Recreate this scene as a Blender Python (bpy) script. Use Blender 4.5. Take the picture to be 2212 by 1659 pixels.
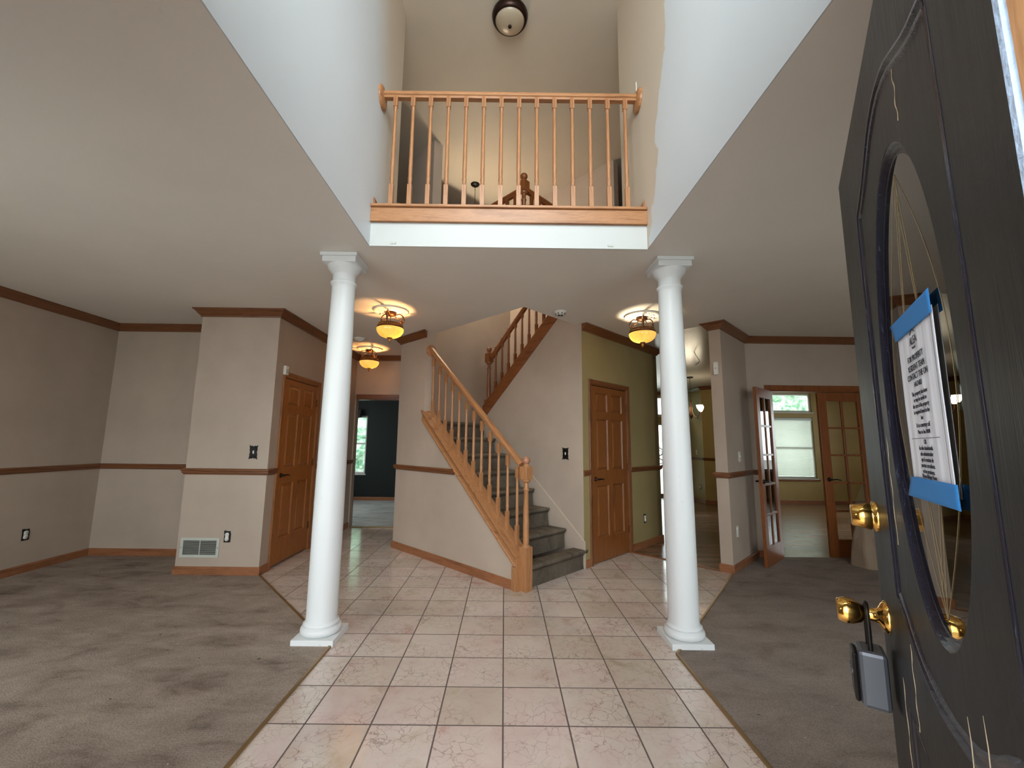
import bpy, bmesh, math, random
from mathutils import Vector, Matrix, noise
from mathutils.geometry import tessellate_polygon
random.seed(7)
PI = math.pi; R2 = math.sqrt(.5)
for o in list(bpy.data.objects): bpy.data.objects.remove(o)
SC = bpy.context.scene; COL = SC.collection

# ------------------------------------------------------------------ camera
W, H = 2212, 1659
F, CX, CY, PITCH, YAW, ROLL, CH = 897.23, 1093.3, 835.97, .134, .0029, .0115, 1.342
cd = bpy.data.cameras.new('camera'); cam = bpy.data.objects.new('camera', cd); COL.objects.link(cam)
cd.sensor_fit = 'HORIZONTAL'; cd.sensor_width = 36; cd.lens = F / W * 36
cd.shift_x = -(CX - W / 2) / W; cd.shift_y = (CY - H / 2) / W
cd.clip_start = .02; cd.clip_end = 200
fw = Vector((math.sin(YAW) * math.cos(PITCH), math.cos(YAW) * math.cos(PITCH), math.sin(PITCH)))
rt = Vector((math.cos(YAW), -math.sin(YAW), 0)); up = rt.cross(fw)
a = math.cos(ROLL) * rt + math.sin(ROLL) * up; b = -math.sin(ROLL) * rt + math.cos(ROLL) * up
cam.matrix_world = Matrix(((a.x, b.x, -fw.x, 0), (a.y, b.y, -fw.y, 0), (a.z, b.z, -fw.z, CH), (0, 0, 0, 1)))
SC.camera = cam

# ------------------------------------------------------------------ light
wd = bpy.data.worlds.new('sky'); SC.world = wd; wd.use_nodes = True
bg = wd.node_tree.nodes['Background']; bg.inputs[0].default_value = (.86, .94, 1, 1); bg.inputs[1].default_value = 2.6
SC.view_settings.view_transform = 'Standard'; SC.view_settings.look = 'None'
SC.view_settings.exposure = 1.15; SC.view_settings.gamma = 1
def area(name, loc, target, sx, sy, power, col=(.93, .97, 1)):
    l = bpy.data.lights.new(name, 'AREA'); l.shape = 'RECTANGLE'; l.size = sx; l.size_y = sy; l.energy = power; l.color = col
    o = bpy.data.objects.new(name, l); COL.objects.link(o); o.location = loc
    o.rotation_euler = (Vector(target) - Vector(loc)).to_track_quat('-Z', 'Y').to_euler(); return o
area('daylight_upper_window', (0, .02, 4.05), (0, 3, 3.0), 1.7, 1.9, 47)
area('daylight_doorway', (-.1, -1.2, 1.6), (-.1, 3, .6), 1.6, 2.0, 46)
area('daylight_dining_window', (-3.0, .02, 1.5), (-3.0, 2.2, 0), 2.2, 1.4, 20)
area('daylight_parlour_window', (3.1, .02, 1.5), (3.1, 2.2, 0), 2.2, 1.4, 9)
area('daylight_study_window', (6.9, 11.5, 3.95), (6.8, 10.0, 1.2), 2.6, 1.3, 420)
area('added_fill_study_side', (9.75, 7.7, 1.6), (7.0, 7.9, .0), 2.3, 1.5, 22)  # added fill, brightens the study through an invented side opening
area('added_backlight_study_blind', (6.83, 10.75, 1.3), (6.83, 9.5, 1.2), 1.2, 1.4, 14)  # extra lamp hidden behind the blind, added to make its slats glow
area('added_fill_den_side', (-5.5, 8.35, 1.6), (-3.6, 8.3, .0), 1.7, 1.4, 30)  # added fill, lifts the den floor from an invented side opening
area('daylight_kitchen_window', (3.6, 12.4, 4.2), (3.6, 9.5, .8), 2.6, 1.6, 260)
area('daylight_den_window', (-3.6, 11.2, 4.2), (-3.4, 9, .6), 2.6, 1.6, 240)

# ------------------------------------------------------------------ materials
def lin(r, g, b):
    f = lambda c: (c / 255 / 12.92) if c / 255 <= .04045 else ((c / 255 + .055) / 1.055) ** 2.4
    return (f(r), f(g), f(b), 1)
class N:
    def __init__(s, name):
        s.m = bpy.data.materials.new(name); s.m.use_nodes = True; s.t = s.m.node_tree; s.n = s.t.nodes
        s.b = s.n['Principled BSDF']; s.out = s.n['Material Output']
    def node(s, typ, **kw):
        n = s.n.new(typ)
        for k, v in kw.items():
            if k.startswith('i_'):
                key = k[2:]; key = int(key) if key.isdigit() else key.replace('_', ' ')
                n.inputs[key].default_value = v
            else: setattr(n, k, v)
        return n
    def l(s, a, b): s.t.links.new(a, b)
    def coord(s, scale=(1, 1, 1), rot=(0, 0, 0), loc=(0, 0, 0)):
        tc = s.node('ShaderNodeTexCoord'); mp = s.node('ShaderNodeMapping')
        mp.inputs['Scale'].default_value = scale; mp.inputs['Rotation'].default_value = rot; mp.inputs['Location'].default_value = loc
        s.l(tc.outputs['Object'], mp.inputs[0]); return mp.outputs[0]
    def noise(s, vec, scale=5, detail=3, rough=.5, dist=0):
        n = s.node('ShaderNodeTexNoise'); n.inputs['Scale'].default_value = scale; n.inputs['Detail'].default_value = detail
        n.inputs['Roughness'].default_value = rough; n.inputs['Distortion'].default_value = dist; s.l(vec, n.inputs['Vector']); return n
    def ramp(s, fac, stops):
        r = s.node('ShaderNodeValToRGB'); e = r.color_ramp.elements
        while len(e) < len(stops): e.new(.5)
        for q, (p, c) in zip(e, stops): q.position = p; q.color = c if len(c) == 4 else (*c, 1)
        s.l(fac, r.inputs[0]); return r.outputs[0]
    def mix(s, fac, a, b, mode='MIX'):
        m = s.node('ShaderNodeMix', data_type='RGBA', blend_type=mode)
        for v, i in ((fac, 0), (a, 6), (b, 7)):
            if hasattr(v, 'links'): s.l(v, m.inputs[i])
            else: m.inputs[i].default_value = v
        return m.outputs[2]
    def math(s, op, a, b=0):
        m = s.node('ShaderNodeMath', operation=op)
        for v, i in ((a, 0), (b, 1)):
            if hasattr(v, 'links'): s.l(v, m.inputs[i])
            else: m.inputs[i].default_value = v
        return m.outputs[0]
    def bump(s, h, strength=.2, dist=.01):
        b = s.node('ShaderNodeBump'); b.inputs['Strength'].default_value = strength; b.inputs['Distance'].default_value = dist
        s.l(h, b.inputs['Height']); s.l(b.outputs[0], s.b.inputs['Normal'])
    def set(s, col=None, rough=None, metal=None, spec=None):
        if col is not None:
            if hasattr(col, 'links'): s.l(col, s.b.inputs['Base Color'])
            else: s.b.inputs['Base Color'].default_value = col
        if rough is not None:
            if hasattr(rough, 'links'): s.l(rough, s.b.inputs['Roughness'])
            else: s.b.inputs['Roughness'].default_value = rough
        if metal is not None: s.b.inputs['Metallic'].default_value = metal
        if spec is not None: s.b.inputs['Specular IOR Level'].default_value = spec
        return s.m

def paint(name, col, rough=.55, amt=.06, spec=.4):
    k = N(name); v = k.coord(); n1 = k.noise(v, 1.7, 4, .6); n2 = k.noise(v, 220, 2)
    c2 = tuple(c * (1 - amt * 2) for c in col[:3]) + (1,)
    k.bump(n2.outputs[0], .12, .002)
    return k.set(k.mix(k.ramp(n1.outputs[0], [(.35, (0, 0, 0)), (.7, (1, 1, 1))]), col, c2), rough, spec=spec)
def wood(name, axis, light, dark, rough=.38, scale=1.0, ring=1.0):
    k = N(name)
    sc = {'x': (1.3, 16, 16), 'y': (16, 1.3, 16), 'z': (16, 16, 1.3)}[axis]
    v = k.coord(tuple(q * scale for q in sc))
    n1 = k.noise(v, 1.1, 5, .62, .9 * ring); n2 = k.noise(v, 9, 4, .7, .3)
    c = k.ramp(n1.outputs[0], [(.30, dark), (.47, light), (.62, tuple((l * .8 + d * .2) for l, d in zip(light, dark))), (.8, dark)])
    fine = k.ramp(n2.outputs[0], [(.38, (.62, .55, .48)), (.56, (1, 1, 1))])
    k.bump(n2.outputs[0], .12, .002)
    return k.set(k.mix(.55, c, k.mix(1, c, fine, 'MULTIPLY')), rough)
OAK_L, OAK_D = lin(176, 124, 82), lin(134, 84, 50)
oak = {ax: wood('oak_' + ax, ax, OAK_L, OAK_D) for ax in 'xyz'}
TR_L, TR_D = lin(124, 77, 46), lin(86, 50, 28)
trimw = {ax: wood('trim_wood_' + ax, ax, TR_L, TR_D, .35) for ax in 'xyz'}
DR_L, DR_D = lin(170, 106, 52), lin(128, 74, 32)
doorw = wood('door_wood', 'z', DR_L, DR_D, .33)
fdoorw = wood('french_door_wood', 'z', lin(138, 78, 38), lin(98, 52, 22), .35)
dark_oak = {ax: wood('dark_oak_' + ax, ax, lin(140, 82, 42), lin(92, 48, 22), .35) for ax in 'xz'}
WALL = lin(184, 166, 150)
M_wall = paint('greige_wall_paint', WALL)
M_olive = paint('olive_wall_paint', lin(156, 138, 96))
M_kit = paint('tan_wall_paint', lin(176, 150, 92))
M_green = paint('dark_green_wall_paint', lin(15, 23, 21), .5)
M_ceil = paint('ceiling_paint', lin(232, 224, 214), .6, .02)
M_kceil = paint('satin_ceiling_paint', lin(205, 198, 188), .22, .02, .7)
M_white = paint('white_paint', lin(212, 220, 220), .45, .02)
def column_paint():
    k = N('white_column_paint'); v = k.coord(); n = k.noise(v, 38, 3, .6); m = k.noise(v, 2.2, 2)
    sp = k.ramp(n.outputs[0], [(.70, (0, 0, 0)), (.74, (1, 1, 1))]); mk = k.ramp(m.outputs[0], [(.5, (0, 0, 0)), (.62, (.6, .6, .6))])
    k.bump(n.outputs[0], .05, .003)
    return k.set(k.mix(k.mix(1, sp, mk, 'MULTIPLY'), lin(226, 228, 228), lin(150, 140, 126)), .42)
M_column = column_paint()
def tile():
    k = N('pink_marble_tile'); S = .316
    tc = k.node('ShaderNodeTexCoord'); ad = k.node('ShaderNodeVectorMath', operation='ADD'); ad.inputs[1].default_value = (-.0097 + S * 40, -2.1876 + S * 40, 0)
    k.l(tc.outputs['Object'], ad.inputs[0])
    br = k.node('ShaderNodeTexBrick', offset=0, squash=1); br.inputs['Scale'].default_value = 1
    br.inputs['Brick Width'].default_value = S; br.inputs['Row Height'].default_value = S
    br.inputs['Mortar Size'].default_value = .0042; br.inputs['Mortar Smooth'].default_value = .15
    k.l(ad.outputs[0], br.inputs['Vector'])
    dv = k.node('ShaderNodeVectorMath', operation='SCALE'); dv.inputs['Scale'].default_value = 1 / S; k.l(ad.outputs[0], dv.inputs[0])
    fl = k.node('ShaderNodeVectorMath', operation='FLOOR'); k.l(dv.outputs[0], fl.inputs[0])
    wn = k.node('ShaderNodeTexWhiteNoise', noise_dimensions='3D'); k.l(fl.outputs[0], wn.inputs['Vector'])
    s2 = k.node('ShaderNodeVectorMath', operation='SCALE'); s2.inputs['Scale'].default_value = 9; k.l(wn.outputs['Color'], s2.inputs[0])
    a2 = k.node('ShaderNodeVectorMath', operation='ADD'); k.l(ad.outputs[0], a2.inputs[0]); k.l(s2.outputs[0], a2.inputs[1]); P = a2.outputs[0]
    cloud = k.noise(P, 5, 5, .6, .4); wob = k.noise(P, 7, 4, .6)
    s3 = k.node('ShaderNodeVectorMath', operation='SCALE'); s3.inputs['Scale'].default_value = .14; k.l(wob.outputs['Color'], s3.inputs[0])
    a3 = k.node('ShaderNodeVectorMath', operation='ADD'); k.l(P, a3.inputs[0]); k.l(s3.outputs[0], a3.inputs[1])
    vo = k.node('ShaderNodeTexVoronoi', feature='DISTANCE_TO_EDGE'); vo.inputs['Scale'].default_value = 17; k.l(a3.outputs[0], vo.inputs['Vector'])
    vein = k.ramp(vo.outputs['Distance'], [(.0, (1, 1, 1)), (.045, (0, 0, 0))])
    mask = k.ramp(k.noise(P, 4.2, 3).outputs[0], [(.40, (.08, .08, .08)), (.62, (1, 1, 1))])
    vm = k.mix(1, vein, mask, 'MULTIPLY')
    base = k.ramp(cloud.outputs[0], [(.28, lin(202, 190, 174)), (.45, lin(222, 213, 205)), (.62, lin(218, 203, 197)), (.8, lin(196, 164, 148))])
    tint = k.ramp(wn.outputs['Value'], [(0, lin(240, 234, 226)), (.5, lin(255, 251, 248)), (1, lin(252, 242, 240))])
    base = k.mix(1, base, tint, 'MULTIPLY')
    col = k.mix(k.math('MULTIPLY', vm, .62), base, lin(128, 84, 74))
    pit = k.ramp(k.noise(P, 26, 3, .7).outputs[0], [(.70, (0, 0, 0)), (.76, (1, 1, 1))])
    col = k.mix(k.math('MULTIPLY', pit, .5), col, lin(150, 112, 96))
    grime = k.ramp(k.noise(k.coord((1, 1, 1)), 1.3, 4, .6).outputs[0], [(.3, (.86, .84, .80)), (.65, (1, 1, 1))])
    col = k.mix(1, col, grime, 'MULTIPLY')
    col = k.mix(br.outputs['Fac'], col, lin(104, 90, 84))
    inv = k.math('SUBTRACT', 1, br.outputs['Fac']); k.bump(inv, .5, .003)
    rg = k.math('ADD', k.math('MULTIPLY', br.outputs['Fac'], .5), k.math('MULTIPLY', wob.outputs[0], .26))
    return k.set(col, rg, spec=.5)
M_tile = tile()
def carpet(name, c1, c2, c3, stretch=(1, 1, 1)):
    k = N(name); v = k.coord(stretch); big = k.noise(v, .85, 6, .62, .6); mid = k.noise(k.coord((1, 2.2, 1), (0, 0, .3)), 2.6, 5, .65, .5); fn = k.noise(k.coord(), 130, 3, .7)
    c = k.ramp(big.outputs[0], [(.32, c3), (.5, c1), (.68, c2)])
    c = k.mix(.7, c, k.ramp(mid.outputs[0], [(.28, c3), (.46, c1), (.7, c2)]))
    c = k.mix(1, c, k.ramp(fn.outputs[0], [(.25, (.55, .55, .55)), (.6, (1, 1, 1))]), 'MULTIPLY')
    dots = k.ramp(k.noise(k.coord(), 19, 2, .5).outputs[0], [(.745, (0, 0, 0)), (.765, (1, 1, 1))])
    c = k.mix(k.math('MULTIPLY', dots, .6), c, lin(52, 46, 40))
    bits = k.ramp(k.noise(k.coord(), 33, 2, .5).outputs[0], [(.765, (0, 0, 0)), (.775, (1, 1, 1))]); c = k.mix(k.math('MULTIPLY', bits, .8), c, lin(214, 208, 198))
    k.bump(fn.outputs[0], .6, .01); return k.set(c, .95, spec=.1)
M_carpet = carpet('grey_brown_carpet', lin(160, 143, 130), lin(190, 173, 158), lin(100, 84, 72))
M_carpet2 = carpet('grey_carpet', lin(146, 133, 124), lin(164, 150, 140), lin(118, 102, 92))
M_carpet3 = carpet('pale_carpet', lin(176, 176, 172), lin(200, 200, 196), lin(130, 126, 120))
M_stair = carpet('stair_carpet', lin(106, 96, 84), lin(130, 118, 104), lin(62, 54, 46))
def planks():
    k = N('brown_plank_floor'); v = k.coord()
    br = k.node('ShaderNodeTexBrick', offset=.37); br.inputs['Scale'].default_value = 1; br.inputs['Brick Width'].default_value = 1.1; br.inputs['Row Height'].default_value = .1
    br.inputs['Mortar Size'].default_value = .0018; br.inputs['Color1'].default_value = lin(116, 84, 62); br.inputs['Color2'].default_value = lin(152, 116, 90); br.inputs['Mortar'].default_value = lin(44, 30, 22)
    k.l(v, br.inputs['Vector'])
    g = k.noise(k.coord((1.2, 22, 1)), 2.2, 5, .65, .6)
    c = k.mix(1, br.outputs['Color'], k.ramp(g.outputs[0], [(.3, (.62, .58, .54)), (.62, (1, 1, 1))]), 'MULTIPLY')
    k.bump(k.math('SUBTRACT', 1, br.outputs['Fac']), .4, .004)
    return k.set(c, .26, spec=.6)
M_planks = planks()
def plain(name, col, rough=.5, metal=0, spec=.5, bump=0, bs=60):
    k = N(name)
    if bump: k.bump(k.noise(k.coord(), bs, 3).outputs[0], bump, .004)
    else:
        n = k.noise(k.coord(), 14, 3); return k.set(k.mix(k.math('MULTIPLY', n.outputs[0], .18), col, tuple(c * .7 for c in col[:3]) + (1,)), rough, metal, spec)
    return k.set(col, rough, metal, spec)
M_bronze = plain('antique_bronze', lin(96, 62, 38), .38, .8, bump=.5, bs=120)
M_gold = plain('aged_gold', lin(178, 132, 64), .35, .85, bump=.5, bs=150)
M_black = plain('black_metal', lin(34, 30, 28), .4, .6)
M_brass = plain('polished_brass', lin(226, 178, 96), .12, 1, bump=.03)
M_brown = plain('dark_oiled_bronze', lin(48, 28, 22), .3, .7)
M_plaster = plain('white_plaster', lin(228, 222, 212), .5, bump=.9, bs=46)
M_plastic = plain('white_plastic', lin(226, 222, 212), .4)
M_dark = plain('dark_void', lin(26, 24, 26), .8)
M_grille = plain('grille_metal', lin(196, 198, 188), .45, .1)
M_steel = plain('fridge_steel', lin(120, 124, 130), .35, .7)
M_tape = plain('blue_painters_tape', lin(44, 126, 196), .7)
M_lock = plain('grey_lock_casing', lin(92, 94, 100), .35, .5)
M_paper = plain('white_notice_paper', lin(226, 228, 236), .7)
M_ink = plain('black_ink', lin(34, 34, 44), .8)
M_rawwood = wood('raw_orange_wood', 'z', lin(214, 160, 108), lin(184, 126, 78), .7)
M_foam = plain('pale_blue_chipped_paint', lin(186, 208, 236), .8, bump=1, bs=90)
M_bag = plain('brown_paper_bag', lin(150, 128, 108), .85, bump=.6, bs=18)
M_strip = plain('brass_threshold_strip', lin(150, 122, 82), .35, .6)
def bowl():
    k = N('alabaster_glass'); n = k.noise(k.coord((9, 9, 3)), 2, 4, .6, 1.5)
    c = k.ramp(n.outputs[0], [(.3, lin(255, 176, 66)), (.6, lin(255, 200, 104)), (.8, lin(190, 112, 36))])
    tr = k.node('ShaderNodeBsdfTranslucent'); k.l(k.mix(1, c, (.05, .05, .05, 1), 'MULTIPLY'), tr.inputs[0]); em = k.node('ShaderNodeEmission'); k.l(c, em.inputs[0]); em.inputs[1].default_value = .42
    gl = k.node('ShaderNodeBsdfGlossy'); gl.inputs['Roughness'].default_value = .15
    ad = k.node('ShaderNodeAddShader'); k.l(tr.outputs[0], ad.inputs[0]); k.l(em.outputs[0], ad.inputs[1])
    mx = k.node('ShaderNodeMixShader'); mx.inputs[0].default_value = .06; k.l(ad.outputs[0], mx.inputs[1]); k.l(gl.outputs[0], mx.inputs[2]); k.l(mx.outputs[0], k.out.inputs[0]); return k.m
M_bowl = bowl()
def emit(name, col, st):
    k = N(name); e = k.node('ShaderNodeEmission'); e.inputs[0].default_value = col; e.inputs[1].default_value = st; k.l(e.outputs[0], k.out.inputs[0]); return k.m
M_bulb = emit('lit_frosted_shade', (1, .86, .6, 1), 5)
def glass(name, tint=(.95, .97, .95, 1), rough=.02, mini=.05, gain=1.0):
    k = N(name); tr = k.node('ShaderNodeBsdfTransparent'); tr.inputs[0].default_value = tint
    gl = k.node('ShaderNodeBsdfGlossy'); gl.inputs['Roughness'].default_value = rough
    fr = k.node('ShaderNodeFresnel'); fr.inputs[0].default_value = 1.45
    f = k.math('MAXIMUM', k.math('MULTIPLY', fr.outputs[0], gain), mini)
    mx = k.node('ShaderNodeMixShader'); k.l(f, mx.inputs[0]); k.l(tr.outputs[0], mx.inputs[1]); k.l(gl.outputs[0], mx.inputs[2]); k.l(mx.outputs[0], k.out.inputs[0]); return k.m
M_glass = glass('clear_glass'); M_dglass = glass('bevelled_door_glass', (.80, .78, .68, 1), .01, .1, 1.5)
M_lampglass = plain('frosted_unlit_glass', lin(176, 160, 138), .3)
def foliage():
    k = N('bright_foliage'); v = k.coord(); n = k.noise(v, 4.5, 6, .75, .5)
    return k.set(k.ramp(n.outputs[0], [(.36, lin(70, 108, 88)), (.45, lin(112, 150, 122)), (.54, lin(164, 192, 170)), (.68, lin(210, 224, 220))]), .9, spec=.1)
M_leaf = foliage()
def blinds_m():
    k = N('white_blind_slats'); tr = k.node('ShaderNodeBsdfTranslucent'); tr.inputs[0].default_value = (.9, .92, .9, 1)
    mx = k.node('ShaderNodeMixShader'); mx.inputs[0].default_value = .45; k.b.inputs['Base Color'].default_value = lin(226, 226, 218)
    k.l(k.b.outputs[0], mx.inputs[1]); k.l(tr.outputs[0], mx.inputs[2]); k.l(mx.outputs[0], k.out.inputs[0]); return k.m
M_blind = blinds_m()
def black_door():
    k = N('weathered_black_door_paint'); v = k.coord((30, 30, 2.2)); g = k.noise(v, 1.5, 5, .7, .4); w = k.noise(k.coord(), 5, 4, .6)
    sp = k.ramp(k.noise(k.coord((1, 1, .7)), 34, 2, .5).outputs[0], [(.735, (0, 0, 0)), (.75, (1, 1, 1))])
    c = k.ramp(w.outputs[0], [(.3, lin(22, 22, 22)), (.6, lin(34, 34, 34)), (.8, lin(42, 41, 40))])
    c = k.mix(k.math('MULTIPLY', k.ramp(g.outputs[0], [(.38, (1, 1, 1)), (.5, (0, 0, 0))]), .6), c, lin(24, 22, 22))
    c = k.mix(k.math('MULTIPLY', sp, .7), c, lin(14, 14, 20))
    k.bump(g.outputs[0], .35, .004)
    return k.set(c, k.math('ADD', .34, k.math('MULTIPLY', w.outputs[0], .2)), spec=.22)
M_bdoor = black_door()
def mould_m():
    k = N('glossy_navy_black_moulding'); n = k.noise(k.coord((40, 40, 3)), 3, 4, .7)
    c = k.ramp(n.outputs[0], [(.3, lin(18, 20, 34)), (.62, lin(30, 32, 48)), (.8, lin(110, 120, 140))]); k.bump(n.outputs[0], .5, .003); return k.set(c, .22)
M_mould = mould_m()
def foyer_paint(name, side):
    # white repaint over the greige, ending in a ragged roller edge
    k = N(name); tc = k.node('ShaderNodeTexCoord'); sx = k.node('ShaderNodeSeparateXYZ'); k.l(tc.outputs['Object'], sx.inputs[0])
    n = k.noise(tc.outputs['Object'], 2.6, 5, .6); n2 = k.noise(tc.outputs['Object'], 1.2, 3, .5)
    yy = k.math('ADD', sx.outputs['Y'], k.math('MULTIPLY', k.math('SUBTRACT', n.outputs[0], .5), .35))
    yy = k.math('ADD', yy, k.math('MULTIPLY', k.math('SUBTRACT', sx.outputs['Z'], 3.05), .30 if side > 0 else .16))
    if side > 0: m = k.ramp(k.math('SUBTRACT', yy, 2.25), [(.42, (0, 0, 0)), (.44, (1, 1, 1))])
    else: m = k.ramp(k.math('SUBTRACT', yy, 2.6), [(.3, (0, 0, 0)), (.75, (1, 1, 1))])
    c = k.mix(m, k.mix(n2.outputs[0], lin(205, 209, 213), lin(198, 202, 205)), lin(196, 182, 164))
    return k.set(c, .5)

# ------------------------------------------------------------------ mesh helpers
class MB:
    def __init__(s): s.v = []; s.f = []; s.sm = []
    def add(s, vs, fs, smooth=False, mat=None):
        k = len(s.v)
        for p in vs:
            p = Vector(p); s.v.append(tuple(mat @ p) if mat else tuple(p))
        s.f += [tuple(i + k for i in f) for f in fs]; s.sm += [smooth] * len(fs); return s
    def box(s, x0, x1, y0, y1, z0, z1, mat=None):
        return s.add([(x0, y0, z0), (x1, y0, z0), (x1, y1, z0), (x0, y1, z0), (x0, y0, z1), (x1, y0, z1), (x1, y1, z1), (x0, y1, z1)],
                     [(0, 3, 2, 1), (4, 5, 6, 7), (0, 1, 5, 4), (1, 2, 6, 5), (2, 3, 7, 6), (3, 0, 4, 7)], mat=mat)
    def loft(s, rings, cap=True, smooth=True, mat=None, closed=True):
        n = len(rings[0]); vs = [p for r in rings for p in r]; fs = []
        for i in range(len(rings) - 1):
            for j in range(n if closed else n - 1):
                j2 = (j + 1) % n; fs.append((i * n + j, i * n + j2, (i + 1) * n + j2, (i + 1) * n + j))
        s.add(vs, fs, smooth, mat)
        if cap and closed:
            s.add(rings[0], [tuple(range(n))[::-1]], False, mat); s.add(rings[-1], [tuple(range(n))], False, mat)
        return s
    def lathe(s, prof, c=(0, 0, 0), n=24, mat=None, cap=True):
        rings = [[(c[0] + r * math.cos(2 * PI * j / n), c[1] + r * math.sin(2 * PI * j / n), c[2] + z) for j in range(n)] for r, z in prof]
        return s.loft(rings, cap, True, mat)
    def tube(s, pts, r, n=8, mat=None, cap=True):
        pts = [Vector(p) for p in pts]; rings = []; ref = Vector((0, 0, 1))
        for i, p in enumerate(pts):
            d = (pts[min(i + 1, len(pts) - 1)] - pts[max(i - 1, 0)]).normalized()
            if abs(d.dot(ref)) > .98: ref = Vector((1, .1, 0)).normalized()
            u = d.cross(ref).normalized(); w = u.cross(d).normalized(); ref = w
            rr = r[i] if isinstance(r, (list, tuple)) else r
            rings.append([tuple(p + rr * (math.cos(2 * PI * j / n) * u + math.sin(2 * PI * j / n) * w)) for j in range(n)])
        return s.loft(rings, cap, True, mat)
    def sphere(s, c, r, n=16, mat=None, sz=1):
        return s.lathe([(max(r * math.sin(PI * i / n), 1e-4), -r * sz * math.cos(PI * i / n)) for i in range(n + 1)], c, n + 4, mat)
    def sweep(s, path, prof, mat=None, closed=False):
        # path: (x, z) in plane, prof: (offset in plane, height along y)
        n = len(path); rings = []
        for i, p in enumerate(path):
            a = path[(i - 1) % n] if closed or i > 0 else p; b = path[(i + 1) % n] if closed or i < n - 1 else p
            d = Vector((b[0] - a[0], b[1] - a[1])).normalized(); nn = Vector((-d.y, d.x))
            rings.append([(p[0] + nn.x * o, h, p[1] + nn.y * o) for o, h in prof])
        if closed: rings.append(rings[0])
        return s.loft(rings, not closed, True, mat, closed=False) if closed else s.loft(rings, True, True, mat)
    def build(s, name, mat, parent=None, bevel=0, matrix=None, fix=True):
        me = bpy.data.meshes.new(name); me.from_pydata(s.v, [], s.f); me.update()
        for p, q in zip(me.polygons, s.sm): p.use_smooth = q
        if fix:
            bm = bmesh.new(); bm.from_mesh(me); bmesh.ops.recalc_face_normals(bm, faces=bm.faces); bm.to_mesh(me); bm.free()
        me.materials.append(mat)
        o = bpy.data.objects.new(name, me); COL.objects.link(o)
        if parent: o.parent = parent
        if matrix is not None: o.matrix_local = matrix
        if bevel:
            m = o.modifiers.new('bevel', 'BEVEL'); m.width = bevel; m.segments = 2; m.limit_method = 'ANGLE'; m.angle_limit = .6
        return o
def frame(p0, p1, z=0):
    d = (Vector(p1[:2]) - Vector(p0[:2])).normalized()
    return Matrix(((d.x, -d.y, 0, p0[0]), (d.y, d.x, 0, p0[1]), (0, 0, 1, z), (0, 0, 0, 1)))
def length(p0, p1): return (Vector(p1[:2]) - Vector(p0[:2])).length
def un(u, n): return (R2 * (n - u), R2 * (n + u))
def struct(o): o['kind'] = 'structure'; return o
def thing(name, label, cat, matrix=None, group=None, loc=None, kind=None):
    o = bpy.data.objects.new(name, None); COL.objects.link(o); o.empty_display_size = .1
    if matrix is not None: o.matrix_world = matrix
    if loc: o.location = loc
    return tag(o, label, cat, group, kind)
def tag(o, label=None, cat=None, group=None, kind=None):
    if label: o['label'] = label
    if cat: o['category'] = cat
    if group: o['group'] = group
    if kind: o['kind'] = kind
    return o
def dup(root, matrix=None, loc=None):
    r = root.copy(); COL.objects.link(r)
    if matrix is not None: r.matrix_world = matrix
    if loc: r.location = loc
    def rec(src, dst):
        for ch in src.children:
            c = ch.copy(); COL.objects.link(c); c.parent = dst; c.matrix_parent_inverse = ch.matrix_parent_inverse; rec(ch, c)
    rec(root, r); return r
def slab(name, outer, holes, z0, z1, mat):
    polys = [outer] + holes; flat = [p for q in polys for p in q]; n = len(flat)
    tr = tessellate_polygon([[Vector((p[0], p[1], 0)) for p in q] for q in polys])
    mb = MB(); fs = [tuple(t) for t in tr] + [tuple(i + n for i in t) for t in tr]
    k = 0
    for q in polys:
        m = len(q)
        for i in range(m): j = (i + 1) % m; fs.append((k + i, k + j, k + j + n, k + i + n))
        k += m
    mb.add([(p[0], p[1], z0) for p in flat] + [(p[0], p[1], z1) for p in flat], fs)
    return struct(mb.build(name, mat))
def wall(name, p0, p1, z0, z1, mat, th=.12, ops=(), prof=None):
    # room side is the left of p0->p1; openings (x0,x1,z0,z1)
    L = length(p0, p1); mb = MB(); xs = sorted(set([0, L] + [v for o in ops for v in o[:2]]))
    for a, b in zip(xs, xs[1:]):
        zz = [(z0, z1)]
        for o in ops:
            if o[0] <= a + 1e-6 and o[1] >= b - 1e-6:
                nz = []
                for q0, q1 in zz:
                    if o[2] > q0: nz.append((q0, min(o[2], q1)))
                    if o[3] < q1: nz.append((max(o[3], q0), q1))
                zz = nz
        for q0, q1 in zz:
            if q1 - q0 > 1e-4: mb.box(a, b, -th, 0, q0, q1)
    return struct(mb.build(name, mat, matrix=frame(p0, p1)))
TN = [0]
CROWN = [(0, -.085), (.012, -.085), (.016, -.07), (.03, -.058), (.05, -.03), (.062, -.018), (.072, -.014), (.072, 0), (0, 0)]
CHAIR = [(0, -.032), (.010, -.032), (.014, -.022), (.024, -.014), (.024, .002), (.030, .010), (.030, .022), (.022, .030), (0, .030)]
BASE = [(0, 0), (.014, 0), (.014, .072), (.008, .082), (0, .084)]
def run(name, p0, p1, z, prof, mat, m0=0, m1=0):
    L = length(p0, p1); rings = [[(0 - o * m0, o, h) for o, h in prof], [(L + o * m1, o, h) for o, h in prof]]
    return struct(MB().loft(rings, True, False).build(name, mat, matrix=frame(p0, p1, z)))
def trim(p0, p1, z, prof, m0=0, m1=0, mat=None):
    TN[0] += 1; return run('trim_%d' % TN[0], p0, p1, z, prof, mat or trimw['x'], m0, m1)
ZC = 2.743; ZU = 5.40
def crown(p0, p1, m0=0, m1=0): return trim(p0, p1, ZC, CROWN, m0, m1)
def chair(p0, p1, m0=0, m1=0): return trim(p0, p1, 1.018, CHAIR, m0, m1)
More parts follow.
